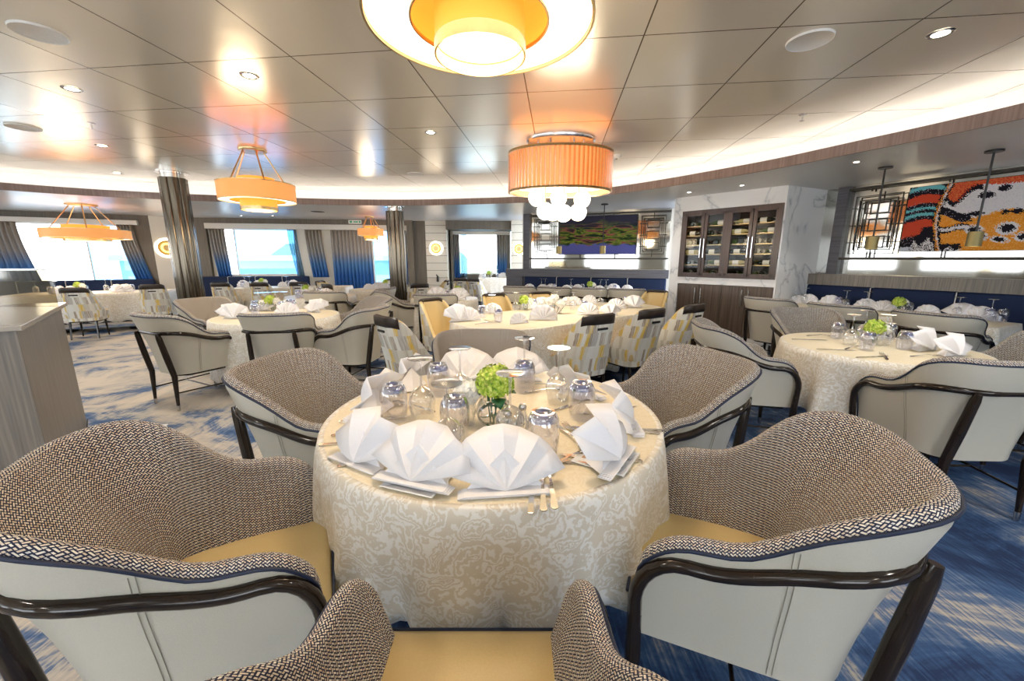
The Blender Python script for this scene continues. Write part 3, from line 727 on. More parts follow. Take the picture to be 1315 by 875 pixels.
m = MB(); m.wbox(MAR, .165, 1.615, .19, .985, -.40, -.03); local(m, bc).build('carcass', 'brown_wood', bc, smooth=False)
for k in range(4):
    s0 = .17 + k * .362; s1 = s0 + .356; d = empty('door', (0, 0, 0)); d.parent = bc
    m = MB(); m.wbox(MAR, s0, s1, .2, .98, -.03, -.006); local(m, bc).build('door_panel', 'brown_wood', d, smooth=False, bevel=.002)
    hs = s1 - .045 if k % 2 == 0 else s0 + .045
    m = MB(); m.tube([MAR.p3(hs, .68, .03), MAR.p3(hs, .93, .03)], .009, 8); m.tube([MAR.p3(hs, .70, -.006), MAR.p3(hs, .70, .03)], .006, 6); m.tube([MAR.p3(hs, .91, -.006), MAR.p3(hs, .91, .03)], .006, 6)
    local(m, bc).build('handle', 'steel', d)
# bottles
def bottle(mat):
    root = empty('wine_bottle', cat='bottle')
    m = MB(); pr = [(0.0, 0), (.034, 0), (.037, .005), (.037, .17), (.03, .20), (.015, .225), (.013, .29), (0, .29)]
    P = [[(r * math.cos(2 * PI * i / 14), r * math.sin(2 * PI * i / 14), z) for r, z in pr] for i in range(14)]
    P = [[(z - .145, x, y) for x, y, z in row] for row in P]
    m.grid(P, closed=True); m.build('bottle_body', mat, root)
    P = [[(z - .145, r * math.cos(2 * PI * i / 14), r * math.sin(2 * PI * i / 14)) for r, z in ((.0376, .05), (.0376, .14))] for i in range(14)]
    m = MB(); m.grid(P, closed=True); m.build('label_paper', 'label', root)
    P = [[(z - .145, r * math.cos(2 * PI * i / 10), r * math.sin(2 * PI * i / 10)) for r, z in ((.0135, .24), (.0135, .291))] for i in range(10)]
    m = MB(); m.grid(P, closed=True); m.build('foil_cap', 'foil', root)
    return root
bots = [bottle('bottle'), bottle('bottle_g'), bottle('bottle_a')]
rn = random.Random(3)
rownames = ['bottom row', 'second row up', 'third row up', 'fourth row up', 'fifth row up', 'top row']; baynames = ['leftmost door', 'second door', 'third door', 'rightmost door']
for ri, z in enumerate([1.135] + [q + .004 for q in shz]):
    for k in range(4):
        s0 = (.20, .54, .91, 1.25)[k] + .165
        if ri in (0, 3) or (ri + k) % 4 == 1:      # ends towards the glass
            for u in range(3):
                pp = MAR.p3(s0 - .095 + u * .09, z + .0385, -.22)
                place(bots[rn.choice([0, 0, 1])], pp, MAR.ang + PI / 2 + (PI if rn.random() < .5 else 0), 'wine bottle pointing outward behind the %s, %s, %s' % (baynames[k], rownames[ri], ('left one', 'middle one', 'right one')[u]), 'wine bottles in the cabinet')
        else:
            for u, dd in enumerate((-.09, -.2)):
                pp = MAR.p3(s0 + rn.uniform(-.01, .01), z + .0385, dd)
                place(bots[rn.choice([0, 0, 1, 2])], pp, MAR.ang + (PI if rn.random() < .5 else 0), 'wine bottle lying sideways behind the %s, %s, %s' % (baynames[k], rownames[ri], ('front one', 'rear one')[u]), 'wine bottles in the cabinet')

# ---------------------------------------------------------------- banquettes
def banquette(W, s0, s1, d0, ztop, label, n):
    root = empty('banquette', W.p3((s0 + s1) / 2, 0, d0), W.ang, label=label, cat='bench', group='blue banquettes')
    Ln = s1 - s0
    m = MB(); m.box((0, -.33, .08), (Ln, .5, .16)); m.build('plinth', 'black', root, smooth=False)
    for k in range(n):
        x0 = -Ln / 2 + Ln * k / n; x1 = x0 + Ln / n
        m = MB(); m.box(((x0 + x1) / 2, -.34, .31), (Ln / n - .008, .58, .28)); m.build('seat_cushion', 'blue', root, bevel=.03)
        m = MB(); m.box(((x0 + x1) / 2, -.075, (ztop + .46) / 2), (Ln / n - .008, .14, ztop - .46)); m.build('back_cushion', 'blue', root, bevel=.03)
        if k: m = MB(); m.tube([(x0, -.15, .47), (x0, -.15, ztop - .01), (x0, -.02, ztop)], .006, 6); m.build('piping', 'spk', root)
    return root
banquette(SR, -.3, 6.3, .0, 1.02, 'long dark blue banquette along the right wall under the ledge', 8)
banquette(SL, -.15, 2.95, .0, 1.00, 'dark blue banquette under the centre ledge and mirror screen', 4)
banquette(W1, -2.2, 2.35, .08, .93, 'dark blue banquette below the leftmost window', 6)
banquette(W2, .2, 2.75, .1, .96, 'dark blue banquette below the second window', 4)

# ---------------------------------------------------------------- left service station
st = empty('service_station', (-2.45, 1.9, 0), 0, label='grey veneer service station at left edge of the room', cat='cabinet')
C0, C1 = (-2.4, 1.9), (-3.3, 2.9); C2, C3 = (-4.6, 2.2), (-3.75, 1.1)
def L0(pts): return [(x + 2.45, y - 1.9) for x, y in pts]
m = MB(); m.prism(L0([C3, C0, C1, C2]), 0, 1.06); m.build('carcass', 'gray_wood', st, smooth=False, bevel=.004)
SF = Line(C1, C0)
m = MB(); m.prism(L0([(-3.80, 1.06), (-2.36, 1.89), (-3.29, 2.94), (-4.64, 2.24)]), 1.06, 1.085); m.build('countertop', 'counter', st, smooth=False, bevel=.003)
m = MB(); m.box((-.82 - .28, .85 - .05, 1.205), (.95, .02, .24), R(-2)); m.build('glass_screen', 'screen_glass', st, smooth=False)
m = MB(); m.box((-.82 - .28, .85 - .05, 1.33), (.96, .03, .012), R(-2)); m.build('glass_cap', 'steel', st, smooth=False)
m = MB(); q = Line(C1, C0); 
for a, b in (((-3.3 + .0, 2.9), (-2.98, 2.55)),): m.tube([(a[0] + 2.45 + .006, a[1] - 1.9 + .004, .18), (b[0] + 2.45 + .006, b[1] - 1.9 + .004, .02)], .004, 6)
m.build('panel_joint', 'black', st)
m = MB(); m.box((-3.0, 3.15, .004), (.12, .09, .006), .4); tag(m.build('floor_plate', 'white', smooth=False), 'small white plate on the carpet beside the service station', 'floor plate')

# ---------------------------------------------------------------- tub armchair
def plan_u(w_, yf, yb, rc, n_s=9, n_c=9):
    pts = []
    for i in range(n_s): pts.append((w_, yf + (yb + rc - yf) * i / n_s))
    for i in range(n_c): a = -PI / 2 * i / n_c; pts.append((w_ - rc + rc * math.cos(a), yb + rc + rc * math.sin(a)))
    for i in range(9): pts.append((w_ - rc - (2 * (w_ - rc)) * i / 8, yb))
    for i in range(1, n_c + 1): a = -PI / 2 - PI / 2 * i / n_c; pts.append((-w_ + rc + rc * math.cos(a), yb + rc + rc * math.sin(a)))
    for i in range(1, n_s + 1): pts.append((-w_, yb + rc + (yf - yb - rc) * i / n_s))
    return pts
def normals(pts):
    out = []
    for i in range(len(pts)):
        a, b = pts[max(0, i - 1)], pts[min(len(pts) - 1, i + 1)]; dx, dy = b[0] - a[0], b[1] - a[1]; l = math.hypot(dx, dy) or 1
        out.append((-dy / l, dx / l))
    # make outward
    c = [(-n[0], -n[1]) if (n[0] * p[0] + n[1] * (p[1])) < 0 else n for n, p in zip(out, pts)]
    return c
def densify_front(pts, extra):
    return pts
def tub_chair():
    root = empty('tub_armchair', cat='armchair')
    w_, yf, yb, rc = .275, .30, -.27, .19
    pts = plan_u(w_, yf, yb, rc)
    # extra points near arm tips for the rounded front
    k = [yf - t for t in (.0, .006, .02, .04, .065, .09, .12)]
    pts = [(w_, y) for y in k] + [p for p in pts if not (abs(abs(p[0]) - w_) < 1e-6 and p[1] > yf - .125)] + [(-w_, y) for y in k[::-1]]
    nr = normals(pts); nr[0] = (1, 0); nr[-1] = (-1, 0)
    s = [0]
    for a, b in zip(pts, pts[1:]): s.append(s[-1] + math.hypot(b[0] - a[0], b[1] - a[1]))
    def top(p):
        h = .69 - .018 * ss(.0, .3, p[1]) + .20 * ss(.09, -.23, p[1]); d = yf - p[1]
        if d < .13: h -= .13 - math.sqrt(max(0, .13 ** 2 - (.13 - d) ** 2))
        return h
    def off(p, z):
        back = ss(.05, -.25, p[1])
        return -.045 * ss(.66, .30, z) + back * .075 * ss(.6, .9, z) + .012 * ss(.5, .7, z)
    def P(i, z, inn=0):
        p, n = pts[i], nr[i]; o = off(p, z) - inn; return (p[0] + n[0] * o, p[1] + n[1] * o, z)
    zb = .33
    out = MB(); G = []; U = []
    for i, p in enumerate(pts):
        h = top(p); zz = [zb + (h - zb) * t for t in (0, .08, .25, .45, .65, .8, .92, 1)]
        G.append([P(i, z) for z in zz]); U.append([(s[i], z) for z in zz])
    out.grid(G, U)
    # underside
    g = [[P(i, zb), P(i, zb, .06)] for i in range(len(pts))]; out.grid(g, [[(0, 0)] * 2] * len(pts))
    o = out.build('outer_shell', 'leather', root, sharp=60)
    # stitched seams: fine darker lines
    for i0 in (12, len(pts) - 13):
        for dd in (-.006, .006):
            m = MB(); m.tube([(lambda q: (q[0] + nr[i0][0] * .0022, q[1] + dd + nr[i0][1] * .0022, q[2]))(P(i0, z)) for z in [zb + .01 + (top(pts[i0]) - .022 - zb) * q_ / 12 for q_ in range(13)]], .0010, 5); m.build('seam_stitching', M['stitch'], root)
    inn = MB(); G = []; U = []; th = .042
    for i, p in enumerate(pts):
        h = top(p); row = []; ur = []
        r_ = th / 2
        for t in range(7):
            a = PI * t / 6; q = P(i, h, r_ - r_ * math.cos(a)); row.append((q[0], q[1], h + .026 * math.sin(a))); ur.append((s[i], -.086 * (1 - t / 6)))
        zi = max(.40, .40)
        for t in (.06, .15, .3, .5, .7, .85, 1):
            z = h + (zi - h) * t; q = P(i, h, th); qq = P(i, z, th + .035 * math.sin(min(1, t * 1.4) * PI / 2) * ss(.1, -.2, p[1]) + .012 * t)
            row.append((qq[0], qq[1], z)); ur.append((s[i], h - z))
        G.append(row); U.append(ur)
    inn.grid(G, U)
    for e in (0, -1):       # front end cap of each arm
        row = G[e]; hh = top(pts[e]); base = P(e if e == 0 else len(pts) - 1, zb)
        cap = row[6:] + [(row[-1][0], row[-1][1], zb), base, row[0]]
        cap = row + [(row[-1][0], row[-1][1], zb), base]
        n_ = len(cap); cx = sum(q[0] for q in cap) / n_; cz = .5
        inn.add(cap + [(cx, row[0][1] + .004, cz)], [(i, (i + 1) % n_, n_) for i in range(n_)], [(q[0], q[2]) for q in cap] + [(cx, cz)])
    inn.build('woven_upholstery', 'weave', root, sharp=70)
    m = MB()
    path = [(P(0, z)[0] + .003, P(0, z)[1] + .003, z) for z in (zb, .42, .5)] + [(lambda q, n: (q[0] + n[0] * .003, q[1] + n[1] * .003 + (.003 if i < 3 or i > len(pts) - 4 else 0), q[2] + .001))(P(i, top(pts[i])), nr[i]) for i in range(len(pts))] + [(P(len(pts) - 1, z)[0] - .003, P(len(pts) - 1, z)[1] + .003, z) for z in (.5, .42, zb)]
    m.tube(path, .0048, 7); m.build('piping', 'navy', root)
    # seat
    m = MB(); pl = [(.215, .325), (.224, .29), (.224, -.06), (.19, -.17), (.10, -.205), (-.10, -.205), (-.19, -.17), (-.224, -.06), (-.224, .29), (-.215, .325)]
    n_ = len(pl); rows = []
    for z, k_ in ((.34, .88), (.37, 1.0), (.43, 1.0), (.450, .975), (.460, .90), (.464, .6), (.466, .25)):
        rows.append([(x * k_, .06 + (y - .06) * k_, z) for x, y in pl])
    m.grid(rows + [], closed=False) if False else None
    G = [[rows[j][i] for j in range(len(rows))] for i in range(n_)]; m.grid(G, closed=True)
    m.add([rows[-1][i] for i in range(n_)], [tuple(range(n_))]); m.add([rows[0][i] for i in range(n_)], [tuple(range(n_))[::-1]])
    m.build('seat', 'seat', root, sharp=50)
    m = MB(); m.tube([(-.218, .10, .444), (-.227, .29, .444), (-.215, .328, .444), (.215, .328, .444), (.227, .29, .444), (.218, .10, .444)], .0045, 6); m.build('seat_piping', 'navy', root)
    m = MB(); m.prism([(.205, .26), (-.205, .26), (-.19, -.12), (-.12, -.18), (.12, -.18), (.19, -.12)], .305, .342); m.build('seat_frame', 'rail', root, bevel=.004)
    # wooden rail
    pr = plan_u(w_ + .016, yf - .12, yb - .0, rc)
    nn = normals(pr)
    def rz(y): return .634 + .106 * ss(.15, -.24, y)
    def ro(y): return .035 * ss(.0, -.25, y)
    mid = [(p[0] + n[0] * ro(p[1]), p[1] + n[1] * ro(p[1]), rz(p[1])) for p, n in zip(pr, nn)]
    def frontarc(sx):
        out = [(sx * (w_ + .008), yf + .0, .42), (sx * (w_ + .012), yf + .002, .50)]
        for t in range(1, 6): a = PI / 2 * t / 6; out.append((sx * (w_ + .016), yf - .115 + .115 * math.cos(a), .505 + .129 * math.sin(a)))
        return out
    path = frontarc(1) + mid + frontarc(-1)[::-1]
    m = MB(); m.tube(path, .019, 10); m.build('arm_rail', 'rail', root)
    for sx in (1, -1):
        m = MB(); m.tube([(sx * (w_ + .008), yf, .44), (sx * (w_ - .005), yf - .002, .30), (sx * (w_ - .012), yf, .05)], [.019, .022, .013], 10)
        l = m.build('leg', 'rail', root); m = MB(); m.tube([(sx * (w_ - .012), yf, .055), (sx * (w_ - .013), yf, 0)], [.0145, .012], 10); m.build('foot_cap', 'chrome', l)
        m = MB(); m.tube([(sx * .198, yb - .046, .738), (sx * .199, yb - .038, .70), (sx * .206, yb - .010, .52), (sx * .212, yb + .022, .33), (sx * .218, yb + .01, .05)], [.016, .023, .026, .024, .013], 14, flat=.85)
        l = m.build('leg', 'rail', root); m = MB(); m.tube([(sx * .218, yb + .01, .055), (sx * .219, yb + .009, 0)], [.0145, .012], 10); m.build('foot_cap', 'chrome', l)
        m = MB(); m.tube([(sx * (w_ - .01), yf, .17), (sx * .216, yb + .014, .17)], .007, 6); m.build('stretcher', 'rail', root)
    m = MB(); m.tube([(w_ - .035, .02, .17), (-w_ + .035, .02, .17)], .007, 6); m.build('stretcher', 'rail', root)
    return root
M['stitch'] = plain('stitch_thread', (.34, .32, .26), .8)

# ---------------------------------------------------------------- patterned side chair
def side_chair():
    root = empty('patterned_chair', cat='chair')
    w_, yf, yb, rc = .235, .25, -.22, .14
    pts = plan_u(w_, yf, yb, rc); nr = normals(pts); s = [0]
    for a, b in zip(pts, pts[1:]): s.append(s[-1] + math.hypot(b[0] - a[0], b[1] - a[1]))
    def top(p): 
        if p[1] < -.14: return .90 - .02 * ss(-.20, -.14, p[1])
        return .47 + .41 * (1 - ss(-.16, .16, p[1])) ** 1.4
    def P(i, z, inn=0):
        p, n = pts[i], nr[i]; bk = ss(.1, -.2, p[1]); o = -.02 * ss(.5, .3, z) - inn
        return (p[0] * (1 - .14 * ss(.45, .9, z)) + n[0] * o, p[1] + n[1] * o - .09 * bk * ss(.4, .9, z), z)
    m = MB(); G = []; U = []
    for i, p in enumerate(pts):
        h = top(p); zz = [.32 + (h - .32) * t / 8 for t in range(9)]; G.append([P(i, z) for z in zz]); U.append([(s[i], z) for z in zz])
    m.grid(G, U); m.build('outer_back', 'patch', root, sharp=60)
    m = MB(); G = []
    for i, p in enumerate(pts):
        h = top(p); G.append([P(i, h), (lambda q: (q[0], q[1], h + .012))(P(i, h, .02)), P(i, h, .042)] + [P(i, h + (.40 - h) * t, .045) for t in (.1, .3, .6, 1)])
    m.grid(G); m.build('inner_back', 'seat', root, sharp=70)
    idx = [i for i, p in enumerate(pts) if p[1] < -.13]
    m = MB(); G = []
    for i in idx:
        h = top(pts[i]); G.append([P(i, h - .072, -.004), P(i, h - .02, -.005), (lambda q: (q[0], q[1], h + .008))(P(i, h, -.004)), (lambda q: (q[0], q[1], h + .019))(P(i, h, .02)), (lambda q: (q[0], q[1], h + .008))(P(i, h, .047)), P(i, h - .018, .050)])
    m.grid(G); m.build('top_band', M['bandl'], root, solid=.004)
    q = P(len(pts) // 2, .785)
    m = MB(); m.box((0, q[1] - .006, .785), (.12, .012, .022)); m.build('pull_handle', 'black', root, bevel=.004)
    m = MB(); m.box((0, .03, .42), (.40, .44, .09)); m.build('seat', 'seat', root, bevel=.02)
    m = MB(); m.prism([(.2, .235), (-.2, .235), (-.2, -.10), (-.11, -.19), (.11, -.19), (.2, -.10)], .30, .375); m.build('seat_frame', 'rail', root, smooth=False)
    for sx in (1, -1):
        for y0, y1 in ((.205, .22), (-.15, -.20)):
            m = MB(); m.tube([(sx * .17, y0, .31), (sx * .18, y1, 0)], [.018, .011], 8); m.build('leg', 'rail', root)
    return root
M['bandl'] = plain('dark_brown_leather', (.035, .024, .018), .35)
TUB = tub_chair(); SIDEC = side_chair()
def tub(x, y, dx, dy, label, group, sc=None): return place(TUB, (x, y, 0), face(dx, dy), label, group, sc)
def pat(x, y, dx, dy, label, group): return place(SIDEC, (x, y, 0), face(dx, dy), label, group)
G1 = 'tub armchairs around the foreground table'
tub(.725, 1.07, -.92, .39, 'tweed tub armchair in the right foreground, turned toward the table', G1)
tub(-.885, 1.0, .91, .42, 'tweed tub armchair in the left foreground with its seat showing', G1)
tub(-.10, .545, 0, 1, 'tub armchair at the bottom centre, only seat and arm tops in view', G1)
tub(-.93, 1.88, .96, -.12, 'tub armchair behind the left side of the foreground table', G1)
tub(.80, 1.95, -.93, -.30, 'tub armchair behind the right side of the foreground table', G1)
tub(-.20, 2.44, .02, -1, 'tub armchair at the far side of the foreground table, mostly hidden', G1)
G2 = 'tub armchairs around the round table at mid left'
tub(-3.2, 3.86, .45, .89, 'pale leather tub armchair seen from behind, left front of the mid-left round table', G2)
tub(-2.27, 3.92, -.15, .98, 'tub armchair with its back square to the camera before the mid-left table', G2)
tub(-1.70, 4.2, -1, .12, 'tub armchair at the right front of the mid-left round table', G2)
tub(-1.92, 5.05, -.72, -.66, 'tub armchair at the right rear of the mid-left table showing tweed inside', G2)
tub(-3.72, 4.95, .93, -.35, 'tub armchair at the left rear of the mid-left table, tweed back showing', G2)
G3 = 'tub armchairs around the round table at right'
tub(2.54, 2.20, .04, 1, 'large pale tub armchair seen from behind at the right edge foreground', G3)
tub(1.80, 3.05, .97, -.2, 'pale tub armchair at the left of the right-hand round table', G3)
tub(2.88, 3.72, -.1, -1, 'tub armchair facing us behind the right-hand round table, blue-grey tweed', G3)
tub(3.50, 2.62, -.96, .25, 'tub armchair cut by the right frame edge beside the round table', G3)
G4 = 'tub armchairs along the right banquette tables'
tub(3.50, 5.25, .9, .44, 'tub armchair back nearest the marble wall at the right banquette', G4)
tub(3.83, 4.52, .9, .44, 'middle tub armchair back of three at the right banquette', G4)
tub(4.17, 3.82, .9, .44, 'rightmost tub armchair back of three at the right banquette', G4)
G5 = 'tub armchairs before the centre banquette'
tub(.20, 7.6, .34, .94, 'leftmost tub armchair back before the centre banquette', G5)
tub(.82, 7.42, .34, .94, 'second tub armchair back before the centre banquette', G5)
tub(1.42, 7.2, .34, .94, 'third tub armchair back before the centre banquette', G5)
tub(2.02, 6.98, .34, .94, 'rightmost tub armchair back before the centre banquette', G5)
tub(-2.95, 6.42, -.1, 1, 'dark tub armchair back seen just behind the mid-left table', 'tub armchairs around the small rear left table')
tub(-2.42, 7.0, -1, .1, 'tub armchair at right of the small rear left table', 'tub armchairs around the small rear left table')
tub(-1.86, 6.5, .9, .35, 'tub armchair left of the small round table near the slim column', 'tub armchairs near the slim column')
tub(-1.12, 5.98, 0, 1, 'tub armchair back before the small round table near the slim column', 'tub armchairs near the slim column')
tub(.1, 6.3+.1, -.2, 1, 'tub armchair back half hidden behind the oval table napkins', 'tub armchairs near the slim column')
G6 = 'patterned chairs around the oval table'
pat(-.92, 3.62, .72, .69, 'patchwork patterned chair at the near left end of the oval table', G6)
pat(.66, 3.77, -.50, .86, 'leftmost of three patterned chair backs at near side of oval table', G6)
pat(1.26, 4.15, -.55, .83, 'middle of three patterned chair backs at near side of oval table', G6)
pat(1.86, 4.57, -.60, .80, 'rightmost of three patterned chair backs at near side of oval table', G6)
pat(-.82, 4.78, .75, -.66, 'ochre-lined chair facing us at the far left of the oval table', G6)
pat(-.14, 5.42, .45, -.9, 'ochre-lined chair facing us at far side of oval table, left one', G6)
pat(.50, 5.72, .30, -.95, 'ochre-lined chair facing us at far side of oval table, middle one', G6)
pat(2.10, 6.1, -.70, -.72, 'ochre-lined chair facing us at the far right end of oval table', G6)
G7 = 'patterned chairs by the leftmost window'
pat(-7.65, 7.10, -.45, .89, 'patterned chair back by the leftmost window, the nearer one', G7)
pat(-7.10, 7.95, -.55, .83, 'patterned chair back by the leftmost window, left of the column', G7)
G8 = 'patterned chairs below the second window'
pat(-6.15, 8.65, -.12, .99, 'leftmost of three patterned chair backs below the second window', G8)
pat(-5.40, 8.75, -.12, .99, 'middle of three patterned chair backs below the second window', G8)
pat(-4.62, 8.86, -.12, .99, 'rightmost of three patterned chair backs below the second window', G8)
G9 = 'patterned chairs around the table by the long curtain'
pat(-3.50, 8.1, .6, .8, 'patterned chair back in front of the long curtain', G9)
pat(-4.05, 9.0, 1, -.05, 'patterned chair seen side-on against the long curtain', G9)
pat(-2.9, 9.6, .1, -1, 'patterned chair on the window side of the table by the long curtain', G9)
pat(-1.98, 8.3, -.5, .86, 'patterned chair back right of the slim column', G9)
pat(-1.75, 9.2, -1, -.3, 'patterned chair beside the centre cream pillar', G9)
G10 = 'patterned chairs at the recessed window'
pat(-1.32, 10.75, .1, 1, 'left patterned chair at the recessed window table', G10)
pat(-.88, 10.55, .5, .86, 'right patterned chair at the recessed window table', G10)

# ---------------------------------------------------------------- tables
def outline(kind, a, b, rc=.0, n=160):
    """closed outline and outward normals; kind: round (a=r), oval racetrack (a=half straight, b=r), rect"""
    P = []
    if kind == 'round':
        for i in range(n): t = 2 * PI * i / n; P.append(((a * math.cos(t), a * math.sin(t)), (math.cos(t), math.sin(t))))
    else:
        if kind == 'oval': hx, hy, r = a + b, b, b
        else: hx, hy, r = a, b, rc
        cs = [(hx - r, hy - r, 0), (-hx + r, hy - r, PI / 2), (-hx + r, -hy + r, PI), (hx - r, -hy + r, 1.5 * PI)]
        for k in range(4):
            cx, cy, t0 = cs[k]; nc = max(6, n // 10) if kind == 'rect' else n // 4
            for i in range(nc + 1): t = t0 + PI / 2 * i / nc; P.append(((cx + r * math.cos(t), cy + r * math.sin(t)), (math.cos(t), math.sin(t))))
            nx_, ny_, t1 = cs[(k + 1) % 4]; e = (nx_ + r * math.cos(t1), ny_ + r * math.sin(t1)); q = P[-1][0]
            ns = int(math.hypot(e[0] - q[0], e[1] - q[1]) / .03)
            for i in range(1, ns): P.append(((q[0] + (e[0] - q[0]) * i / ns, q[1] + (e[1] - q[1]) * i / ns), P[-1][1]))
    return P
def table(x, y, rz, kind, a, b, tl, cl, hem=.16, rc=.03, folds=11, amp=.03, z0=0, seed=0, tall=0.0, detail=1):
    Z = TT + z0 + tall; r_ = random.Random(seed)
    t = empty('banquet_table', (x, y, z0), rz, label=tl, cat='table', group='cloth-covered dining tables')
    O = outline(kind, a, b, rc)
    m = MB(); m.prism([(p[0] * .985, p[1] * .985) for p, n in O], Z - z0 - .03, Z - z0 - .006); m.build('tabletop', 'brown_wood', t, smooth=False)
    ends = [(0, 0)] if kind == 'round' else [(-a * .55, 0), (a * .55, 0)]
    for e in ends:
        m = MB(); m.lathe([(.035, .03), (.035, Z - z0 - .03)], 16, (e[0], e[1], 0)); m.build('pedestal', 'black', t)
        m = MB(); m.lathe([(0, 0), (.24, 0), (.24, .012), (.06, .035), (0, .035)], 28, (e[0], e[1], 0)); m.build('foot_plate', 'black', t)
    n = len(O); s = [0]
    for i in range(n): q, p = O[(i + 1) % n][0], O[i][0]; s.append(s[-1] + math.hypot(q[0] - p[0], q[1] - p[1]))
    per = s[-1]; nf = max(5, round(per / .31)); ph = r_.uniform(0, 6)
    m = MB(); G = []; U = []
    for i in range(n + 1):
        (px, py), (qx, qy) = O[i % n]; u = s[i] / per * 2 * PI
        f = math.sin(nf * u + ph + .9 * math.sin(2 * u + ph)); f = (f if f > 0 else .55 * f) + .35 * math.sin(2 * nf * u + 1.3 * ph + math.sin(3 * u))
        row = [(px * .97, py * .97, Z), (px, py, Z - .002)]; ur = [(s[i], 1), (s[i], .99)]
        for j in range(1, 11):
            t_ = j / 10; z = Z - .004 - (Z - z0 - hem) * t_
            if j >= 8: z += .007 * (j - 7) * math.sin(nf * u * 1.0 + 1.7 + ph)
            o = .006 + .020 * math.sin(min(1, t_ * 3) * PI / 2) * .5 + amp * (t_ ** 1.3) * f
            row.append((px + qx * o, py + qy * o, z)); ur.append((s[i], 1 - (Z - z)))
        G.append(row); U.append(ur)
    cr = empty('tablecloth', (x, y, z0), rz, label=cl, cat='tablecloth', group='cream damask tablecloths')
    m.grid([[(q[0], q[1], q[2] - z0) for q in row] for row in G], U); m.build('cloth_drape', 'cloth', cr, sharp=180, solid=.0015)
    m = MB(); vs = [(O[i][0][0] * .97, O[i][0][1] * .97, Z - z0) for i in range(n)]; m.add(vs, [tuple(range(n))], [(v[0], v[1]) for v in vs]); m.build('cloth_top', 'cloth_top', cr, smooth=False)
    return t
table(-.08, 1.63, 0, 'round', .69, 0, 'round foreground dining table hidden under its damask cloth', 'cream damask cloth draped over the round foreground table', hem=.32, amp=.042, seed=4)
table(-2.73, 4.6, 0, 'round', .66, 0, 'round table at mid left ringed by five tub armchairs', 'cream cloth draped on the mid-left round table', hem=.12, seed=2)
TX = Line((-.05, 4.25), (1.43, 5.45)); oc = TX.p(TX.L / 2)
table(oc[0], oc[1], TX.ang, 'oval', TX.L / 2, .61, 'long oval table in the centre with patterned chairs', 'cream cloth draped over the long oval table', hem=.14, seed=3)
table(2.74, 2.93, 0, 'round', .60, 0, 'round table at right before the blue banquette', 'pale damask cloth with deep folds on the right round table', hem=.30, amp=.06, seed=5)
T5c = (4.43, 4.88); T5a = math.atan2(.9, -.44)
table(T5c[0], T5c[1], T5a, 'rect', 1.12, .34, 'long rectangular table along the right banquette', 'white cloth over the long right banquette table', hem=.2, amp=.012, seed=6)
T6c = (1.55, 8.05); T6a = SL.ang
table(T6c[0], T6c[1], T6a, 'rect', 1.42, .36, 'long rectangular table along the centre banquette', 'white cloth over the long centre banquette table', hem=.2, amp=.012, seed=7)
table(-5.15, 9.45, W2.ang, 'rect', 1.25, .38, 'rectangular table below the second window', 'cream cloth over the table below the second window', hem=.2, amp=.012, seed=8)
table(-3.42, 7.15, 0, 'round', .58, 0, 'small round table behind the mid-left table', 'cream cloth on the small round table behind mid-left table', seed=9)
table(-8.25, 7.95, W1.ang, 'rect', 1.15, .42, 'rectangular table below the leftmost window', 'white cloth over the table below the leftmost window', hem=.2, amp=.012, seed=10)
table(-2.85, 8.75, 0, 'round', .66, 0, 'round table between long curtain and slim column', 'pale cloth on the round table by the long curtain', seed=11)
table(-1.13, 6.68, 0, 'round', .55, 0, 'small round table just right of the slim column', 'cream cloth on the small round table near the slim column', seed=12)
table(-.5, 11.3, REC.ang, 'rect', .42, .36, 'raised small table at the recessed window', 'white cloth on the raised table at the recessed window', z0=.12, hem=.35, amp=.01, seed=13)

# ---------------------------------------------------------------- tableware prototypes
def fan(R_, spread=168, n=8, lean=18, zig=.022, curl=.03, strip=True, tiltx=0, name='folded_napkin', seed=1):
    """accordion-folded napkin standing as a fan above its folded base"""
    root = empty(name, cat='napkin'); r_ = random.Random(seed)
    m = MB(); G = []; a0 = R((180 - spread) / 2); k = n * 2
    for i in range(k + 1):
        a = a0 + R(spread) * i / k; z_ = (1 if i % 2 else -1) * zig; row = []; rj = 1 - (.035 if i % 2 else 0) + r_.uniform(-.02, .02)
        for j in range(6):
            t = j / 5; rr = R_ * t * rj; y = z_ * t ** .8 + curl * t * t
            X, Zz = rr * math.cos(a), rr * math.sin(a); l = R(lean)
            row.append((X, y * math.cos(l) + Zz * math.sin(l), .012 + Zz * math.cos(l) - y * math.sin(l) * .3))
        G.append(row)
    m.grid(G); m.build('fan_leaf', 'napkin', root, sharp=25, solid=.0025, weld=False)
    # rear support fold
    m = MB(); c, s_ = R_ * .82, R_ * .45
    m.add([(-c * .8, .02, .004), (c * .8, .02, .004), (c * .45, s_ + .02, .006), (-c * .45, s_ + .02, .006), (0, .03 + R_ * .12, R_ * .62)], [(0, 1, 4), (1, 2, 4), (2, 3, 4), (3, 0, 4)])
    m.build('support_fold', 'napkin', root, smooth=False, solid=.0025)
    if strip:
        m = MB()
        for q in range(4): m.box((0, .008 - q * .002, .003 + q * .003), (R_ * 1.5 - q * .01, R_ * .24, .0028), 0)
        m.build('folded_base', 'napkin', root, bevel=.001)
    return root
FANB = fan(.180, n=4, zig=.020, lean=30, spread=150, curl=.045, seed=2)
FANB2 = fan(.170, n=3, zig=.030, lean=10, spread=140, curl=.07, seed=5)
FANS = fan(.125, n=8, zig=.010, lean=10, spread=190, strip=False, seed=3)
FANT = fan(.145, n=3, zig=.030, lean=8, spread=140, curl=.05, strip=False, seed=8)
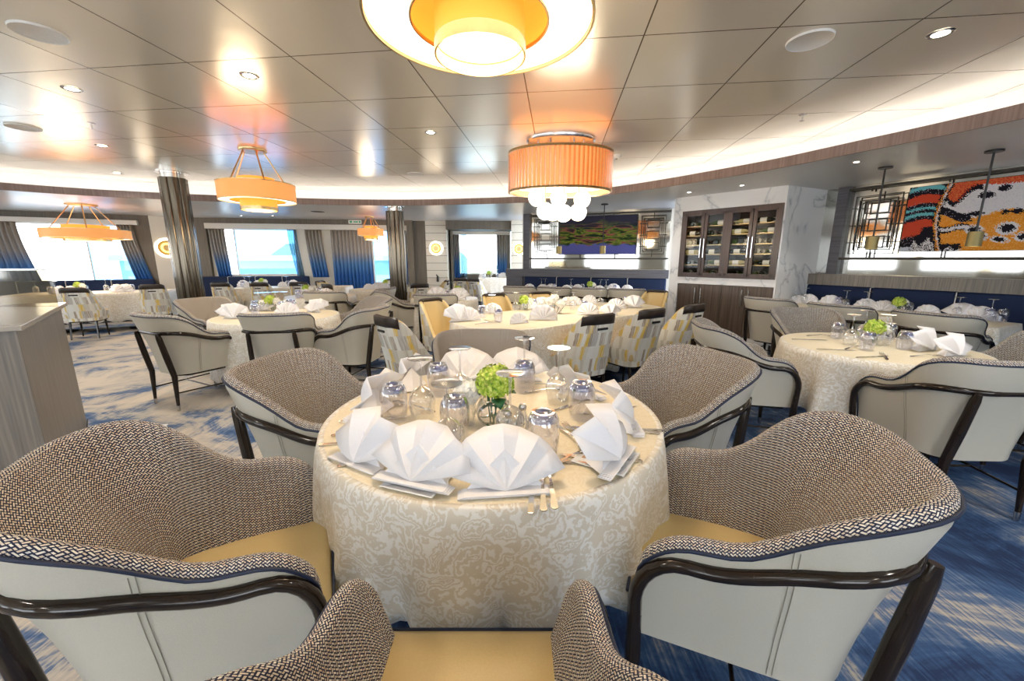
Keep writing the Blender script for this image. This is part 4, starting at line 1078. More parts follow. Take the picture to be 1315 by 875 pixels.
def plate():
    m = MB(); P = []
    for x, y in ((1, 1), (-1, 1), (-1, -1), (1, -1)): P.append([(x * r, y * r, z) for r, z in ((.0, .003), (.062, .003), (.085, .010), (.087, .008), (.062, 0), (0, 0))])
    m.grid(P, closed=True); o = m.build('bread_plate', 'china', smooth=False); o['category'] = 'plate'; return o
PLATE = plate()
def tumbler(s=1., hi=True):
    root = empty('tumbler', cat='glass'); n = 28 if hi else 14
    m = MB(); m.lathe([(.036, 0), (.041, .035), (.0435, .075), (.0405, .103), (.034, .114)], n); m.build('bowl', 'tumbler', root)
    m = MB(); m.lathe([(.0395, .100), (.0352, .115), (.030, .121), (.022, .121), (.018, .114), (0, .113)], n); m.build('thick_base', 'tum_base', root)
    m = MB(); m.lathe([(.030, .1215), (.0305, .123), (.023, .1225), (.022, .1205)], n); m.build('base_rim', 'glass', root)
    return root
TUM = tumbler()
def wineglass(n=24):
    root = empty('wine_glass', cat='glass')
    m = MB(); m.lathe([(.034, 0), (.043, .035), (.046, .060), (.040, .085), (.024, .104), (.006, .114)], n); m.build('bowl', 'glass', root)
    m = MB(); m.lathe([(.006, .112), (.0038, .125), (.0036, .185), (.007, .203)], 12); m.build('stem', 'glass', root)
    m = MB(); m.lathe([(.007, .202), (.036, .207), (.041, .209), (.041, .2115), (0, .213)], n); m.build('foot', M['footg'], root)
    return root
M['footg'] = glass('glass_foot', (.93, .93, .93), .55, .05)
WINE = wineglass()
def cut_knife():
    m = MB(); G = []
    for y, w_, h in ((-.12, .004, .002), (-.117, .007, .004), (-.03, .0055, .0035), (-.02, .004, .003), (-.015, .008, .0012), (.06, .0095, .0012), (.10, .007, .0012), (.118, .001, .0012)):
        G.append([(-w_, y, .003 - h / 2), (w_, y, .003 - h / 2), (w_, y, .003 + h / 2), (-w_, y, .003 + h / 2), (-w_, y, .003 - h / 2)])
    m.grid(G); o = m.build('table_knife', 'steel'); o['category'] = 'knife'; return o
def ribbon(path, widths, th=.0022):
    m = MB(); G = []
    for (y, z), w_ in zip(path, widths): G.append([(-w_, y, z), (w_, y, z), (w_, y, z + th), (-w_, y, z + th), (-w_, y, z)])
    return m.grid(G)
def cut_fork():
    root = empty('table_fork', cat='fork')
    m = ribbon([(-.11, .001), (-.105, .001), (-.06, .006), (0, .012), (.03, .008), (.05, .004)], [.003, .009, .006, .0032, .005, .0115]); m.build('handle', 'steel', root)
    for k in range(4):
        x = -.0095 + k * .0063; m = MB(); m.tube([(x, .048, .005), (x, .075, .002), (x, .105, .007)], [.0021, .0019, .0009], 6); m.build('tine', 'steel', root)
    return root
def cut_spoon():
    root = empty('table_spoon', cat='spoon')
    m = ribbon([(-.11, .001), (-.105, .001), (-.06, .006), (0, .011), (.03, .007), (.045, .004)], [.003, .009, .006, .0032, .003, .005]); m.build('handle', 'steel', root)
    m = MB(); P = []
    for i in range(16):
        a = 2 * PI * i / 16; P.append([(.018 * r * math.cos(a), .072 + .029 * r * math.sin(a), .001 + .009 * r * r) for r in (0.01, .4, .75, 1)])
    m.grid(P, closed=True); m.build('bowl', 'steel', root, solid=.0015)
    return root
KN, FK, SP = cut_knife(), cut_fork(), cut_spoon()
def blossom(mat, rad, n=46, seed=1, cup=.011):
    r_ = random.Random(seed); m = MB()
    for i in range(n):
        t = math.acos(1 - 1.55 * (i + .5) / n); p = i * 2.39996; d = Vector((math.sin(t) * math.cos(p), math.sin(t) * math.sin(p), math.cos(t)))
        c = d * rad * r_.uniform(.82, 1.12); a = d.orthogonal().normalized(); b = d.cross(a); ro = r_.uniform(0, 2)
        for k in range(4):
            q = ro + k * PI / 2; u = a * math.cos(q) + b * math.sin(q); v = d.cross(u)
            m.add([tuple(c), tuple(c + (u + v * .75) * cup + d * .002), tuple(c + u * cup * 1.6 + d * .004), tuple(c + (u - v * .75) * cup + d * .002)], [(0, 1, 2, 3)])
    m.lathe([(0.001, -rad * .5), (rad * .7, -rad * .3), (rad * .72, 0), (rad * .5, rad * .5), (.001, rad * .72)], 12)
    return m
def bowl_flowers(mat2='flower', s=1.):
    root = empty('flower_arrangement', cat='flowers')
    m = MB(); m.lathe([(.0, .001), (.03, .001), (.048, .02), (.055, .045), (.050, .07), (.038, .088), (.040, .092)], 24); m.build('glass_vase', 'glass', root)
    m = MB()
    for k in range(3): m.tube([(.047 * math.cos(a) , .047 * math.sin(a), .03 + .012 * k + .018 * math.sin(a + k)) for a in [2 * PI * i / 20 for i in range(20)]], .0035, 5, closed=True, flat=.5)
    for k in range(5): m.tube([(.012 * math.cos(k), .012 * math.sin(k), .006), (.02 * math.cos(k + 1), .02 * math.sin(k + 1), .10)], .0022, 5)
    m.build('stems', 'leaf', root)
    b = blossom('green', .052, 130, 3, .0095); b.v = [(x + .005, y, z + .135) for x, y, z in b.v]; b.build('hydrangea_head', 'green', root, smooth=False, weld=False)
    m = MB()
    for a in (.1, 2.5, 4.4): 
        c, s_ = math.cos(a), math.sin(a)
        m.add([(.03 * c, .03 * s_, .10), (.065 * c - .022 * s_, .065 * s_ + .022 * c, .105), (.092 * c, .092 * s_, .082), (.065 * c + .022 * s_, .065 * s_ - .022 * c, .105)], [(0, 1, 2, 3)])
    m.build('leaves', 'leaf', root, solid=.001)
    return root
def small_flowers():
    root = empty('flower_arrangement', cat='flowers')
    m = MB(); m.lathe([(.0, .001), (.04, .001), (.05, .02), (.05, .07)], 18); m.build('glass_vase', 'glass', root)
    b = blossom('green', .048, 26, 5, .015); b.v = [(x - .02, y, z + .11) for x, y, z in b.v]; b.build('green_blossom', 'green', root, smooth=False, weld=False)
    b = blossom('flower', .036, 20, 6, .014); b.v = [(x + .042, y - .01, z + .10) for x, y, z in b.v]; b.build('white_blossom', 'flower', root, smooth=False, weld=False)
    m = MB()
    for k in range(4): m.tube([(.01 * k - .015, 0, .01), (.02 * k - .03, 0, .09)], .003, 5)
    m.build('stems', 'leaf', root)
    return root
BF = bowl_flowers(); SFL = small_flowers()
place(BF, (*hit(634, 546, TT), TT), .6, 'green hydrangea in a round glass bowl at foreground table centre', 'table flowers', 1.28)
car = empty('carnation_glass', (*hit(601, 545, TT), TT), label='white carnation in a glass left of the green hydrangea', cat='flowers')
m = MB(); m.lathe([(0, .001), (.028, .001), (.034, .05), (.036, .10)], 20); m.build('glass_vase', 'glass', car)
b = blossom('flower', .046, 70, 8, .015); b.v = [(x, y, z + .135) for x, y, z in b.v]; b.build('carnation_head', 'flower', car, smooth=False, weld=False)
m = MB(); m.tube([(0, 0, .005), (0, 0, .11)], .004, 6); m.build('stem', 'leaf', car)
# shakers
def shaker():
    root = empty('salt_shaker', cat='shaker')
    m = MB(); m.lathe([(0, 0), (.026, 0), (.028, .02), (.022, .05), (.014, .075), (.013, .085)], 20); m.build('glass_body', 'glass', root)
    m = MB(); m.lathe([(0, .004), (.022, .004), (.024, .02), (.017, .045), (0, .05)], 16); m.build('contents', 'salt', root)
    m = MB(); m.lathe([(.015, .083), (.016, .095), (.010, .105), (0, .107)], 16); m.build('cap', 'steel', root)
    return root
SH = shaker()
place(SH, (*hit(652, 566 - 4, TT), TT), 0, 'glass salt shaker standing right of the hydrangea bowl, nearer one', 'table shakers')
place(SH, (*hit(671, 556 - 4, TT), TT), 0, 'glass pepper shaker right of the hydrangea bowl, farther one', 'table shakers')
# foreground napkins
tc_ = (-.08, 1.63)
nap = [((652, 650), 'large white fan-folded napkin at the front centre of the foreground table', FANB, 0, 1),
       ((515, 640), 'white fan-folded napkin at front left of the foreground table', FANB, 0, .95),
       ((452, 600), 'tall drooping white napkin at the left edge of the foreground table', FANB2, .2, .95),
       ((468, 528), 'white folded napkin at the rear left of the foreground table', FANB2, -.2, 1.08),
       ((517, 497), 'small white napkin behind the rear-left one on foreground table', FANT, .3, 1.2),
       ((598, 492), 'white half-round napkin left of centre at far side of foreground table', FANB, 0, 1.05),
       ((664, 490), 'white half-round napkin right of centre at far side of foreground table', FANB, 0, 1.0),
       ((748, 505), 'white napkin at far right of the foreground table', FANB, .2, 1.0),
       ((812, 545), 'white napkin draping toward the right edge of the foreground table', FANB2, .2, 1.),
       ((800, 600), 'upright white napkin on a square plate at right of the foreground table', FANB2, .25, 1.)]
for (px, py), lab, pr, dr, s_ in nap:
    x, y = hit(px, py, TT); dx, dy = x - tc_[0], y - tc_[1]; d = math.hypot(dx, dy); k = min(1, .63 / d); x, y = tc_[0] + dx * k, tc_[1] + dy * k
    rz = math.atan2(dy, dx) + PI / 2 + dr
    if 'far side' in lab: rz = 0 + dr
    zz = TT
    if 'front left' in lab or 'upright' in lab:
        kp = min(1, .575 / max(d * k, .01)); ppl = place(PLATE, (tc_[0] + dx * k * kp, tc_[1] + dy * k * kp, TT), rz, 'square bread plate under the ' + lab.replace('large ', '').replace('white ', '').replace('tall ', '')[:60], 'bread plates on the foreground table'); zz = TT + .011
    place(pr, (x, y, zz), rz, lab, 'napkins on the foreground table', s_)
for o in [o for o in bpy.data.objects if o.name.startswith('bread_plate')]:
    pass
tums = [((507, 545), 'leftmost inverted tumbler on the foreground table'), ((564, 512), 'inverted tumbler behind, left of the carnation'), ((585, 565), 'inverted tumbler in front of the carnation glass'),
        ((673, 508), 'inverted tumbler behind the green hydrangea'), ((697, 590), 'largest inverted tumbler at front right of foreground table'), ((746, 542), 'rightmost inverted tumbler on the foreground table')]
for (px, py), lab in tums: place(TUM, (*hit(px, py - 5, TT), TT), 0, lab, 'tumblers on the foreground table', 1.28)
wns = [((543, 540), 'leftmost inverted wine glass on the foreground table'), ((592, 520), 'inverted wine glass before the far left half-round napkin'), ((577, 590), 'inverted wine glass in front of the front-left tumbler'),
       ((673, 500), 'inverted wine glass before the far right half-round napkin'), ((655, 570), 'inverted wine glass just right of the hydrangea bowl'), ((716, 520), 'rightmost inverted wine glass on the foreground table')]
for (px, py), lab in wns: place(WINE, (*hit(px, py - 3, TT), TT), 0, lab, 'wine glasses on the foreground table', 1.22)
# foreground cutlery: pixel of the middle, heading in degrees
cut = [(KN, 480, 540, 80, 'knife', 'beside the rear left napkin'), (FK, 470, 556, 75, 'fork', 'beside the left napkin, upper one'), (SP, 530, 525, -62, 'spoon', 'right of the leftmost tumbler'),
       (KN, 440, 574, 80, 'knife', 'poking from under the left napkin'), (FK, 487, 566, 95, 'fork', 'beside the left napkin, lower one'),
       (SP, 545, 565, 28, 'spoon', 'bright, left of the front-left wine glass'), (KN, 537, 568, 40, 'knife', 'crossed under the bright spoon'),
       (FK, 572, 600, 2, 'fork', 'tines up between the two front napkins'), (SP, 600, 588, 60, 'spoon', 'behind the front centre napkin'),
       (FK, 741, 560, -18, 'fork', 'tines up right of the largest tumbler'), (SP, 735, 566, 160, 'spoon', 'crossing the fork right of the largest tumbler'),
       (KN, 745, 596, -78, 'knife', 'left of the square plate at right'), (FK, 733, 590, 50, 'fork', 'left of the square plate at right'), (KN, 800, 603, -80, 'knife', 'passing under the upright right napkin'),
       (KN, 772, 553, -78, 'knife', 'front one right of the rightmost tumbler'), (FK, 775, 546, 60, 'fork', 'front one right of the rightmost tumbler'), (KN, 832, 556, -84, 'knife', 'at the right table edge'), (FK, 838, 561, -84, 'fork', 'at the right table edge'),
       (SP, 715, 498, 110, 'spoon', 'beside the rightmost wine glass'), (FK, 705, 503, 80, 'fork', 'beside the rightmost wine glass'), (KN, 722, 525, 50, 'knife', 'in front of the rightmost wine glass'), (KN, 785, 528, 70, 'knife', 'rear one right of the rightmost tumbler'),
       (KN, 686, 650, 5, 'knife', 'under the front centre napkin, left handle'), (FK, 700, 650, 3, 'fork', 'under the front centre napkin, middle handle'), (SP, 711, 649, 0, 'spoon', 'under the front centre napkin, right handle'),
       (FK, 430, 615, 70, 'fork', 'under the left edge napkin')]
for i, (pr, px, py, hd, kind, where) in enumerate(cut):
    x, y = hit(px, py, TT); dx, dy = x - tc_[0], y - tc_[1]; d = math.hypot(dx, dy)
    if py > 640: x, y = x, y + .095
    elif d > .56: x, y = tc_[0] + dx * .56 / d, tc_[1] + dy * .56 / d
    place(pr, (x, y, TT + .001 + (.004 if pr is SP else 0)), R(hd) if False else -R(hd), '%s on the foreground table, %s' % ('steel ' + kind, where), 'cutlery on the foreground table', 1.12)

# settings for the other tables
def tpx(px, py, z=TT): return hit(px, py, z)
TABS = {'mid-left round table': ('r', -2.73, 4.6, .66), 'right-hand round table': ('r', 2.74, 2.93, .60), 'small round table behind the mid-left table': ('r', -3.42, 7.15, .58), 'round table by the long curtain': ('r', -2.85, 8.75, .66),
        'small table near the slim column': ('r', -1.13, 6.68, .55), 'long oval table': ('o', oc[0], oc[1], TX.ang, TX.L / 2, .61), 'right banquette table': ('b', T5c[0], T5c[1], T5a, 1.12, .34), 'centre banquette table': ('b', T6c[0], T6c[1], T6a, 1.42, .36),
        'table below the second window': ('b', -5.15, 9.45, W2.ang, 1.25, .38), 'table below the leftmost window': ('b', -8.25, 7.95, W1.ang, 1.15, .42), 'raised table at the recessed window': ('b', -.5, 11.3, REC.ang, .42, .36)}
def onto(desc, x, y, mg):
    """keeps a thing on the top of its table, mg from the edge"""
    T = TABS[desc]; dx, dy = x - T[1], y - T[2]
    if T[0] == 'r':
        d = math.hypot(dx, dy) or 1e-6; k = min(1, (T[3] - mg) / d); return T[1] + dx * k, T[2] + dy * k
    c, s_ = math.cos(T[3]), math.sin(T[3]); u, v = dx * c + dy * s_, -dx * s_ + dy * c
    if T[0] == 'b': u = max(-T[4] + mg, min(T[4] - mg, u)); v = max(-T[5] + mg, min(T[5] - mg, v))
    else:
        e = max(-T[4], min(T[4], u)); d = math.hypot(u - e, v) or 1e-6; k = min(1, (T[5] - mg) / d); u, v = e + (u - e) * k, v * k
    return T[1] + u * c - v * s_, T[2] + u * s_ + v * c
def setting(desc, naps, tu, wi, fl, tall=0, ns=.95, cutl=(), z=TT, ts=1.1):
    A = []
    for q in naps:
        px, py = q[0], q[1]; x, y = onto(desc, *hit(px, py, z), .10); a = q[2] if len(q) > 2 else 0
        A.append(place(FANT if (len(q) > 3 and q[3] == 't') else FANS, (x, y, z), R(a), None, 'fan-folded napkins on the ' + desc, ns * (q[4] if len(q) > 4 else 1)))
    ordinals(A, 'white fan-folded napkin on the ' + desc)
    A = [place(TUM, (*onto(desc, *hit(px, py, z), .07), z), 0, None, 'tumblers on the ' + desc, ts) for px, py in tu]; ordinals(A, 'inverted tumbler on the ' + desc)
    A = [place(WINE, (*onto(desc, *hit(px, py, z), .07), z), 0, None, 'wine glasses on the ' + desc, ts) for px, py in wi]; ordinals(A, 'inverted wine glass on the ' + desc)
    A = [place(SFL, (*onto(desc, *hit(px, py, z), .12), z), .3, None, 'table flowers', 1.2) for px, py in fl]; ordinals(A, 'small green and white flower vase on the ' + desc)
    for nm, pr in (('knife', KN), ('fork', FK)):
        A = [place(pr, (*onto(desc, *hit(px, py, z), .14), z + .001), -R(a), None, 'cutlery on the ' + desc, 1.1) for p_, px, py, a in cutl if p_ == nm]; ordinals(A, 'steel %s on the %s' % (nm, desc))
setting('mid-left round table', [(275, 407, 0, 't'), (300, 410, 20, 't', 1.2), (322, 395, 0, 't'), (367, 407, 0, 's', 1.3), (350, 384, 0), (400, 402, -20, 't', 1.15), (412, 398, 0, 't'), (388, 388, 0, 's')],
        [(305, 396), (328, 406), (362, 402), (425-45, 396), (418-30, 391)], [(318, 396), (325, 388), (336, 396), (355, 400-8), (405-20, 385)], [(350, 398)])
setting('long oval table', [(586, 414, 30, 't', 1.3), (602, 413, 20, 's', 1.2), (615, 400, 0), (638, 392, 0), (664, 392, 0, 's', 1.2), (668, 416, 25, 's', .9), (698, 412, 0, 's', 1.35), (690, 388, 0), (720, 390, 0), (742, 388, 0), (756, 405, 0, 's', 1.15), (792, 397, 0, 's', 1.1), (798, 408, 0, 't'), (815, 396, 0, 't', 1.2)],
        [(619, 408), (640, 414), (678, 396), (750, 400), (803, 393)], [(632, 404), (640, 396), (715, 396), (736, 398), (770, 394)], [(655, 396)], cutl=(('knife', 622, 415, 40), ('fork', 632, 413, -50)))
lily = empty('white_flower_bowl', (*hit(712, 403, TT), TT), label='white blooms in a square glass vase at the centre of the oval table', cat='flowers')
m = MB(); m.box((0, 0, .05), (.16, .10, .1)); m.build('glass_vase', M['tumbler'], lily, smooth=False)
for k in range(5):
    b = blossom('flower', .045, 24, 20 + k, .018); b.v = [(x + (-.14 + .07 * k), y + .02 * (-1) ** k, z + .12 + .03 * (k % 3)) for x, y, z in b.v]; b.build('white_bloom', 'flower', lily, smooth=False, weld=False)
m = MB()
for k in range(5): m.tube([(-.05 + .025 * k, 0, .01), (-.14 + .07 * k, 0, .12)], .004, 5)
m.build('stems', 'leaf', lily)
setting('right-hand round table', [(1197, 452, 20, 't', 1.2), (1232, 459, 10, 't', 1.1)], [(1074, 435), (1112, 450), (1160, 449), (1140, 436)], [(1091, 443), (1108, 435), (1134, 443)], [(1122, 443)],
        cutl=(('knife', 1040, 437, 100), ('fork', 1055, 432, 95), ('knife', 1075, 450, 100), ('fork', 1095, 447, 60), ('knife', 1120, 461, 80), ('fork', 1135, 458, 35), ('knife', 1205, 464, 60), ('fork', 1190, 458, 85), ('knife', 1222, 460, 75)))
setting('right banquette table', [(1047, 388, -60), (1072, 388, -60, 's', 1.2), (1104, 390, -60, 's', 1.25), (1128, 396, -60, 's', 1.15), (1160, 397, -60, 's', 1.1), (1180, 394, -60), (1213, 402, -60), (1238, 408, -60, 't', 1.2), (1252, 410, -60, 's'), (1300, 404, -60, 's', 1.2)],
        [(1103, 392), (1172, 402), (1270, 412), (1290, 413)], [(1085, 384), (1100, 385), (1150, 389), (1166, 392), (1258, 404), (1284, 410)], [(1188, 398)], cutl=(('fork', 1262, 417, 60),))
setting('centre banquette table', [(697, 373, 0), (712, 371, 0), (728, 374, 0), (745, 372, 0), (770, 376, 0, 's', 1.1), (789, 374, 0, 's', 1.25), (808, 373, 0, 's', 1.1), (680, 372, 0)],
        [(712, 373), (790, 375), (748, 373)], [(700, 372), (710, 368), (738, 371), (747, 368), (776, 371), (787, 369)], [(760, 373)])
setting('table below the second window', [(300, 369, 0, 's', 1.3), (318, 370, 0), (345, 366, 0, 's', 1.2), (362, 369, 0), (385, 366, 0, 's', 1.2)], [(312, 369), (370, 368)], [(298, 368), (322, 367), (336, 366), (378, 366)], [(352, 366)])
setting('small round table behind the mid-left table', [(386, 384, 0, 's', 1.2), (405, 386, 0), (420, 384, 0, 's', 1.3), (392, 379, 0)], [(378, 384), (410, 379)], [(372, 386), (414, 376)], [(396, 380)])
setting('table below the leftmost window', [(68, 378, 0), (85, 378, 0, 's', 1.2), (100, 372, 0), (136, 378, 0, 's', 1.3), (152, 377, 0, 's', 1.3), (163, 374, 0), (180, 369, 0)], [(66, 378), (170, 374)], [(73, 377), (95, 370), (140, 370), (160, 370)], [(122, 372)])
setting('round table by the long curtain', [(473, 372, 0), (484, 372, 0, 's', 1.2), (494, 373, 0, 's', 1.2)], [(502, 373)], [], [(497, 370)])
setting('small table near the slim column', [(560, 382, 0, 't', 1.3), (586, 386, 0, 's', 1.3), (603, 388, 10, 't', 1.4), (570, 378, 0)], [(575, 384), (594, 380)], [(578, 380), (586, 379), (593, 377)], [(590, 382)])
setting('raised table at the recessed window', [(618, 357, 0), (646, 357, 0, 's', 1.2)], [(622, 358)], [(615, 356), (638, 356)], [(629, 357)], z=TT + .12)

# ---------------------------------------------------------------- hanging lamps
def pendant(x, y, zc, zb, ro, ho, ri, label, rodsplay=.75, rhole=None, innz=None):
    root = empty('drum_pendant', (x, y, zb), label=label, cat='ceiling lamp', group='amber drum pendants')
    rh = rhole or ri * 1.5; T = zc - zb
    m = MB(); m.lathe([(0, T - .03), (ro * .34, T - .03), (ro * .36, T - .02), (ro * .36, T - .001), (0, T - .001)], 32); m.build('canopy', 'brass', root)
    for k in range(5):
        a = 2 * PI * k / 5 + .5; m = MB(); m.tube([(ro * .28 * math.cos(a), ro * .28 * math.sin(a), T - .03), (ro * rodsplay * math.cos(a), ro * rodsplay * math.sin(a), ho)], .009, 8); m.build('rod', 'brass', root)
    m = MB(); m.lathe([(ro, 0), (ro, ho)], 64); m.build('outer_shade', 'shade', root)
    m = MB(); m.lathe([(rh, .006), (ro * .985, .006)], 64); m.build('diffuser', 'diffuser', root)
    m = MB()
    for rr, z in ((ro, .0), (ro, ho)): m.lathe([(rr - .004, z - .005), (rr + .004, z - .005), (rr + .004, z + .005), (rr - .004, z + .005), (rr - .004, z - .005)], 64)
    m.lathe([(rh - .003, 0), (rh + .003, 0), (rh + .003, .01), (rh - .003, .01), (rh - .003, 0)], 48); m.build('rim', 'brass', root)
    m = MB(); m.lathe([(rh, .006), (rh, ho)], 48); m.build('well_shade', 'shade_in', root)
    z0, z1 = innz or (-.09, ho + .06)
    m = MB(); m.lathe([(ri, z0 + .035), (ri, z1)], 48); m.build('inner_shade', 'shade_in', root)
    m = MB(); m.lathe([(ri + .003, z0), (ri + .003, z0 + .04), (ri - .003, z0 + .04), (ri - .003, z0), (ri + .003, z0)], 48); m.build('inner_ring', 'brass', root)
    m = MB(); m.lathe([(0, z0 + .045), (ri * .97, z0 + .045)], 48); m.build('inner_diffuser', 'diffuser', root)
    ld = bpy.data.lights.new('bulb', 'POINT'); ld.energy = 16 * ro / .4; ld.color = (1, .78, .52); ld.shadow_soft_size = ro * .5
    lo = bpy.data.objects.new('bulb', ld); COL.objects.link(lo); lo.parent = root; lo.location = (0, 0, z0 - .06)
    return root
pendant(-.11, 1.56, ZC, 2.19, .385, .20, .155, 'big amber drum pendant overhead at the top centre', rhole=.235, innz=(-.10, .24))
pendant(-3.15, 5.2, ZC, 2.10, .42, .20, .20, 'amber drum pendant left of centre, hanging from the raised ceiling', innz=(-.11, .27))
pendant(-8.1, 7.85, ZS, 1.78, .62, .16, .33, 'wide flat amber pendant before the leftmost window', rodsplay=.8, innz=(-.05, .24))
pendant(-3.43, 10.0, ZS, 1.95, .30, .16, .16, 'small amber pendant half behind the slim column', innz=(-.10, .22))
# chandelier with globes
ch = empty('globe_chandelier', (.54, 4.75, 2.14), label='amber rod-fringed chandelier with lit white globes', cat='chandelier')
T = ZC - 2.14; EX, EY = .57, .40
m = MB(); m.lathe([(0, T - .05), (.36, T - .05), (.38, T - .03), (.38, T - .001), (0, T - .001)], 40, sy=.7); m.build('canopy', 'chrome', ch)
m = MB(); m.lathe([(1.0, .0), (1.0, .40)], 72, sx=EX - .02, sy=EY - .02); m.build('inner_shade', 'crystal', ch)
m = MB()
for i in range(72):
    a = 2 * PI * i / 72; m.tube([(EX * math.cos(a), EY * math.sin(a), -.015), (EX * math.cos(a), EY * math.sin(a), .42)], .0125, 6)
m.build('rod_fringe', M['cry2'] if 'cry2' in M else glass('amber_rod_glass', (1, .75, .42), .35, .1), ch)
m = MB()
for z in (0.0, .405): m.tube([(EX * math.cos(a) , EY * math.sin(a), z) for a in [2 * PI * i / 72 for i in range(72)]], .014, 6, closed=True)
m.build('hoop', 'brass', ch)
m = MB(); m.lathe([(.0, .05), (1.0, .05)], 64, sx=EX - .03, sy=EY - .03); m.build('diffuser', 'diffuser', ch)
for k in range(6):
    a = k * PI / 3; m = MB(); m.tube([(.25 * math.cos(a), .16 * math.sin(a), T - .05), (.25 * math.cos(a), .16 * math.sin(a), .05)], .012, 8); m.build('support_rod', 'chrome', ch)
for gx, gy, gz in ((-.26, .0, -.06), (.0, .10, -.05), (.26, .02, -.08), (-.17, -.1, -.22), (.04, -.08, -.24), (.20, -.10, -.23), (-.06, .12, -.21)):
    m = MB(); m.tube([(gx, gy, gz + .08), (gx, gy, .05)], .006, 6); s_ = m.build('globe_stem', 'brass', ch)
    m = MB(); m.lathe([(max(.001, .095 * math.sin(PI * i / 12)), gz - .095 * math.cos(PI * i / 12)) for i in range(13)], 20, (gx, gy, 0)); m.build('globe', 'globe', ch)
ld = bpy.data.lights.new('bulb', 'POINT'); ld.energy = 25; ld.color = (1, .84, .62); ld.shadow_soft_size = .3; lo = bpy.data.objects.new('bulb', ld); COL.objects.link(lo); lo.parent = ch; lo.location = (0, 0, -.42)
# small brass cylinder pendants
def cyl(x, y, zb, label):
    root = empty('cylinder_pendant', (x, y, zb), label=label, cat='ceiling lamp', group='brass cylinder pendants'); T = ZS - zb
    m = MB(); m.lathe([(0, T - .02), (.065, T - .02), (.065, T - .001), (0, T - .001)], 24); m.build('canopy', 'black', root)
    m = MB(); m.tube([(0, 0, T - .02), (0, 0, .13)], .009, 8); m.build('rod', 'black', root)
    m = MB(); m.lathe([(.0, .14), (.055, .14), (.055, 0), (.05, 0), (.05, .12)], 28); m.build('cylinder_shade', 'dull_brass', root)
    m = MB(); m.lathe([(0, .02), (.049, .02)], 20); m.build('lens', 'sky_em', root)
cyl(4.15, 4.72, 1.51, 'brass cylinder pendant before the lattice panel at right')
cyl(4.53, 4.02, 1.52, 'brass cylinder pendant before the butterfly mosaic')
cyl(1.72, 7.75, 1.50, 'brass cylinder pendant before the lake painting')
cyl(.92, 8.0, 1.50, 'brass cylinder pendant left of the lake painting')

# ---------------------------------------------------------------- ceiling fittings
def downlight(x, y, z, label, r=.05, e=11, lit=True):
    root = empty('downlight', (x, y, z), label=label, cat='ceiling light', group='recessed downlights')
    m = MB(); m.lathe([(r * .75, -.004), (r, -.007), (r * 1.15, -.001)], 24); m.build('trim_ring', 'chrome', root)
    m = MB(); m.lathe([(0, -.0025), (r * .75, -.0035)], 20); m.build('lens', 'sky_em', root)
    ld = bpy.data.lights.new('beam', 'SPOT'); ld.energy = e; ld.spot_size = R(140); ld.spot_blend = 1; ld.color = (1, .93, .82); ld.shadow_soft_size = .12
    lo = bpy.data.objects.new('beam', ld); COL.objects.link(lo); lo.parent = root; lo.location = (0, 0, -.02)
DE = 50
for px, py, z, lab in ((320, 97, ZC, 'lit downlight at upper left ceiling, above the drum pendant'), (92, 114, ZC, 'downlight at far upper left of ceiling'), (1208, 43, ZC, 'lit downlight at the upper right of ceiling'), (131, 187, ZC, 'downlight above the leftmost window'), (553, 170, ZC, 'downlight near ceiling centre'),
                       (150, 222, ZC, 'downlight by the left cove edge'), (885, 247, ZS, 'downlight in lower ceiling left of marble wall'), (953, 238, ZS, 'downlight in lower ceiling before the marble wall'), (1100, 208, ZS, 'downlight in lower ceiling left of right pendants'), (310, 277, ZS, 'downlight before the second window'), (350, 277, ZS, 'downlight in the lower ceiling before the second window, right one')):
    x, y = hit(px, py, z); downlight(x, y, z, lab, .055 if z == ZC else .035, DE if z == ZC else DE * .35)
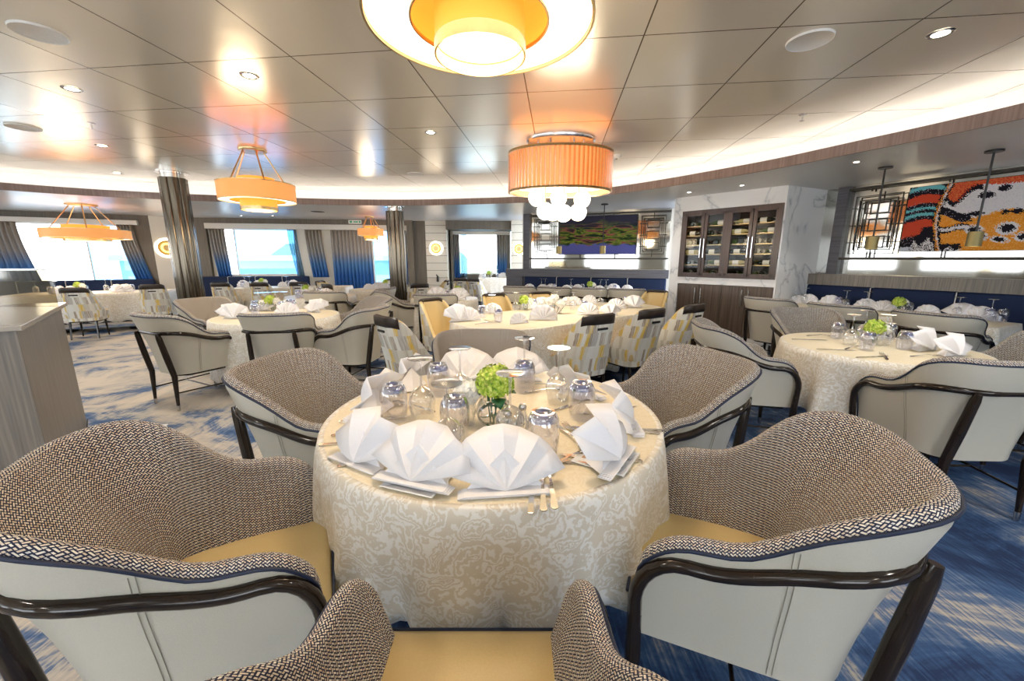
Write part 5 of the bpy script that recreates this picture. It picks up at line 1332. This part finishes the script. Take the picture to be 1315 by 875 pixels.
for i, (x, y) in enumerate(((-1.9, .3), (1.9, .2), (-1.5, -1.6), (1.5, -1.6), (-4.5, -.5), (-5.5, 2.2), (-7.3, 3.8), (2.9, 1.2), (-3.5, 1.8))):  # out-of-view ceiling lamps, added as fill light
    downlight(x, y, ZC, 'unseen downlight added for fill in the ceiling around and behind the viewpoint', .055, DE)
def disc(px, py, z, r, lab, nm='ceiling_speaker', cat='speaker'):
    x, y = hit(px, py, z); root = empty(nm, (x, y, z), label=lab, cat=cat, group='ceiling speakers')
    m = MB(); m.lathe([(0, -.006), (r * .93, -.006), (r * .96, -.009), (r, -.001)], 36); m.build('grille', 'spk', root)
    m = MB(); m.lathe([(r * .94, -.009), (r * .97, -.012), (r * 1.0, -.0)], 36); m.build('rim', 'white', root)
disc(50, 41, ZC, .125, 'round white speaker grille at the top left of ceiling')
disc(1040, 51, ZC, .125, 'round white speaker grille at upper right of ceiling')
disc(30, 163, ZC, .13, 'round speaker grille at the far left of ceiling')
disc(533, 223, ZC, .12, 'round speaker grille near the cove at centre')
disc(850, 213, ZC, .07, 'small round ceiling disc near the right cove')
def sprink(px, py, z, lab):
    x, y = hit(px, py, z); root = empty('sprinkler', (x, y, z), label=lab, cat='sprinkler', group='ceiling sprinklers')
    m = MB(); m.lathe([(0, -.003), (.032, -.003), (.03, -.001)], 18); m.build('escutcheon', 'chrome', root)
    m = MB(); m.tube([(0, 0, -.003), (0, 0, -.05)], .007, 8); m.lathe([(0, -.052), (.018, -.052), (.018, -.055), (0, -.055)], 12); m.build('head', 'chrome', root)
sprink(117, 158, ZC, 'chrome sprinkler head at the left of ceiling'); sprink(1031, 147, ZC, 'chrome sprinkler head at the right of ceiling')
x, y = hit(792, 199, ZC); sd = empty('smoke_detector', (x, y, ZC), label='white smoke detector on the ceiling right of the chandelier', cat='detector')
m = MB(); m.lathe([(0, -.045), (.035, -.045), (.05, -.02), (.06, -.001)], 24); m.build('housing', 'white', sd)
m = MB(); m.lathe([(0, -.052), (.012, -.052), (.014, -.045)], 12); m.build('sensor', 'chrome', sd)
x, y = hit(408, 272, ZS); vt = empty('ceiling_vent', (x, y, ZS), label='small dark round vent in the lower ceiling', cat='vent')
m = MB(); m.lathe([(0, -.006), (.12, -.006), (.14, -.001)], 24); m.build('grille', 'black', vt)
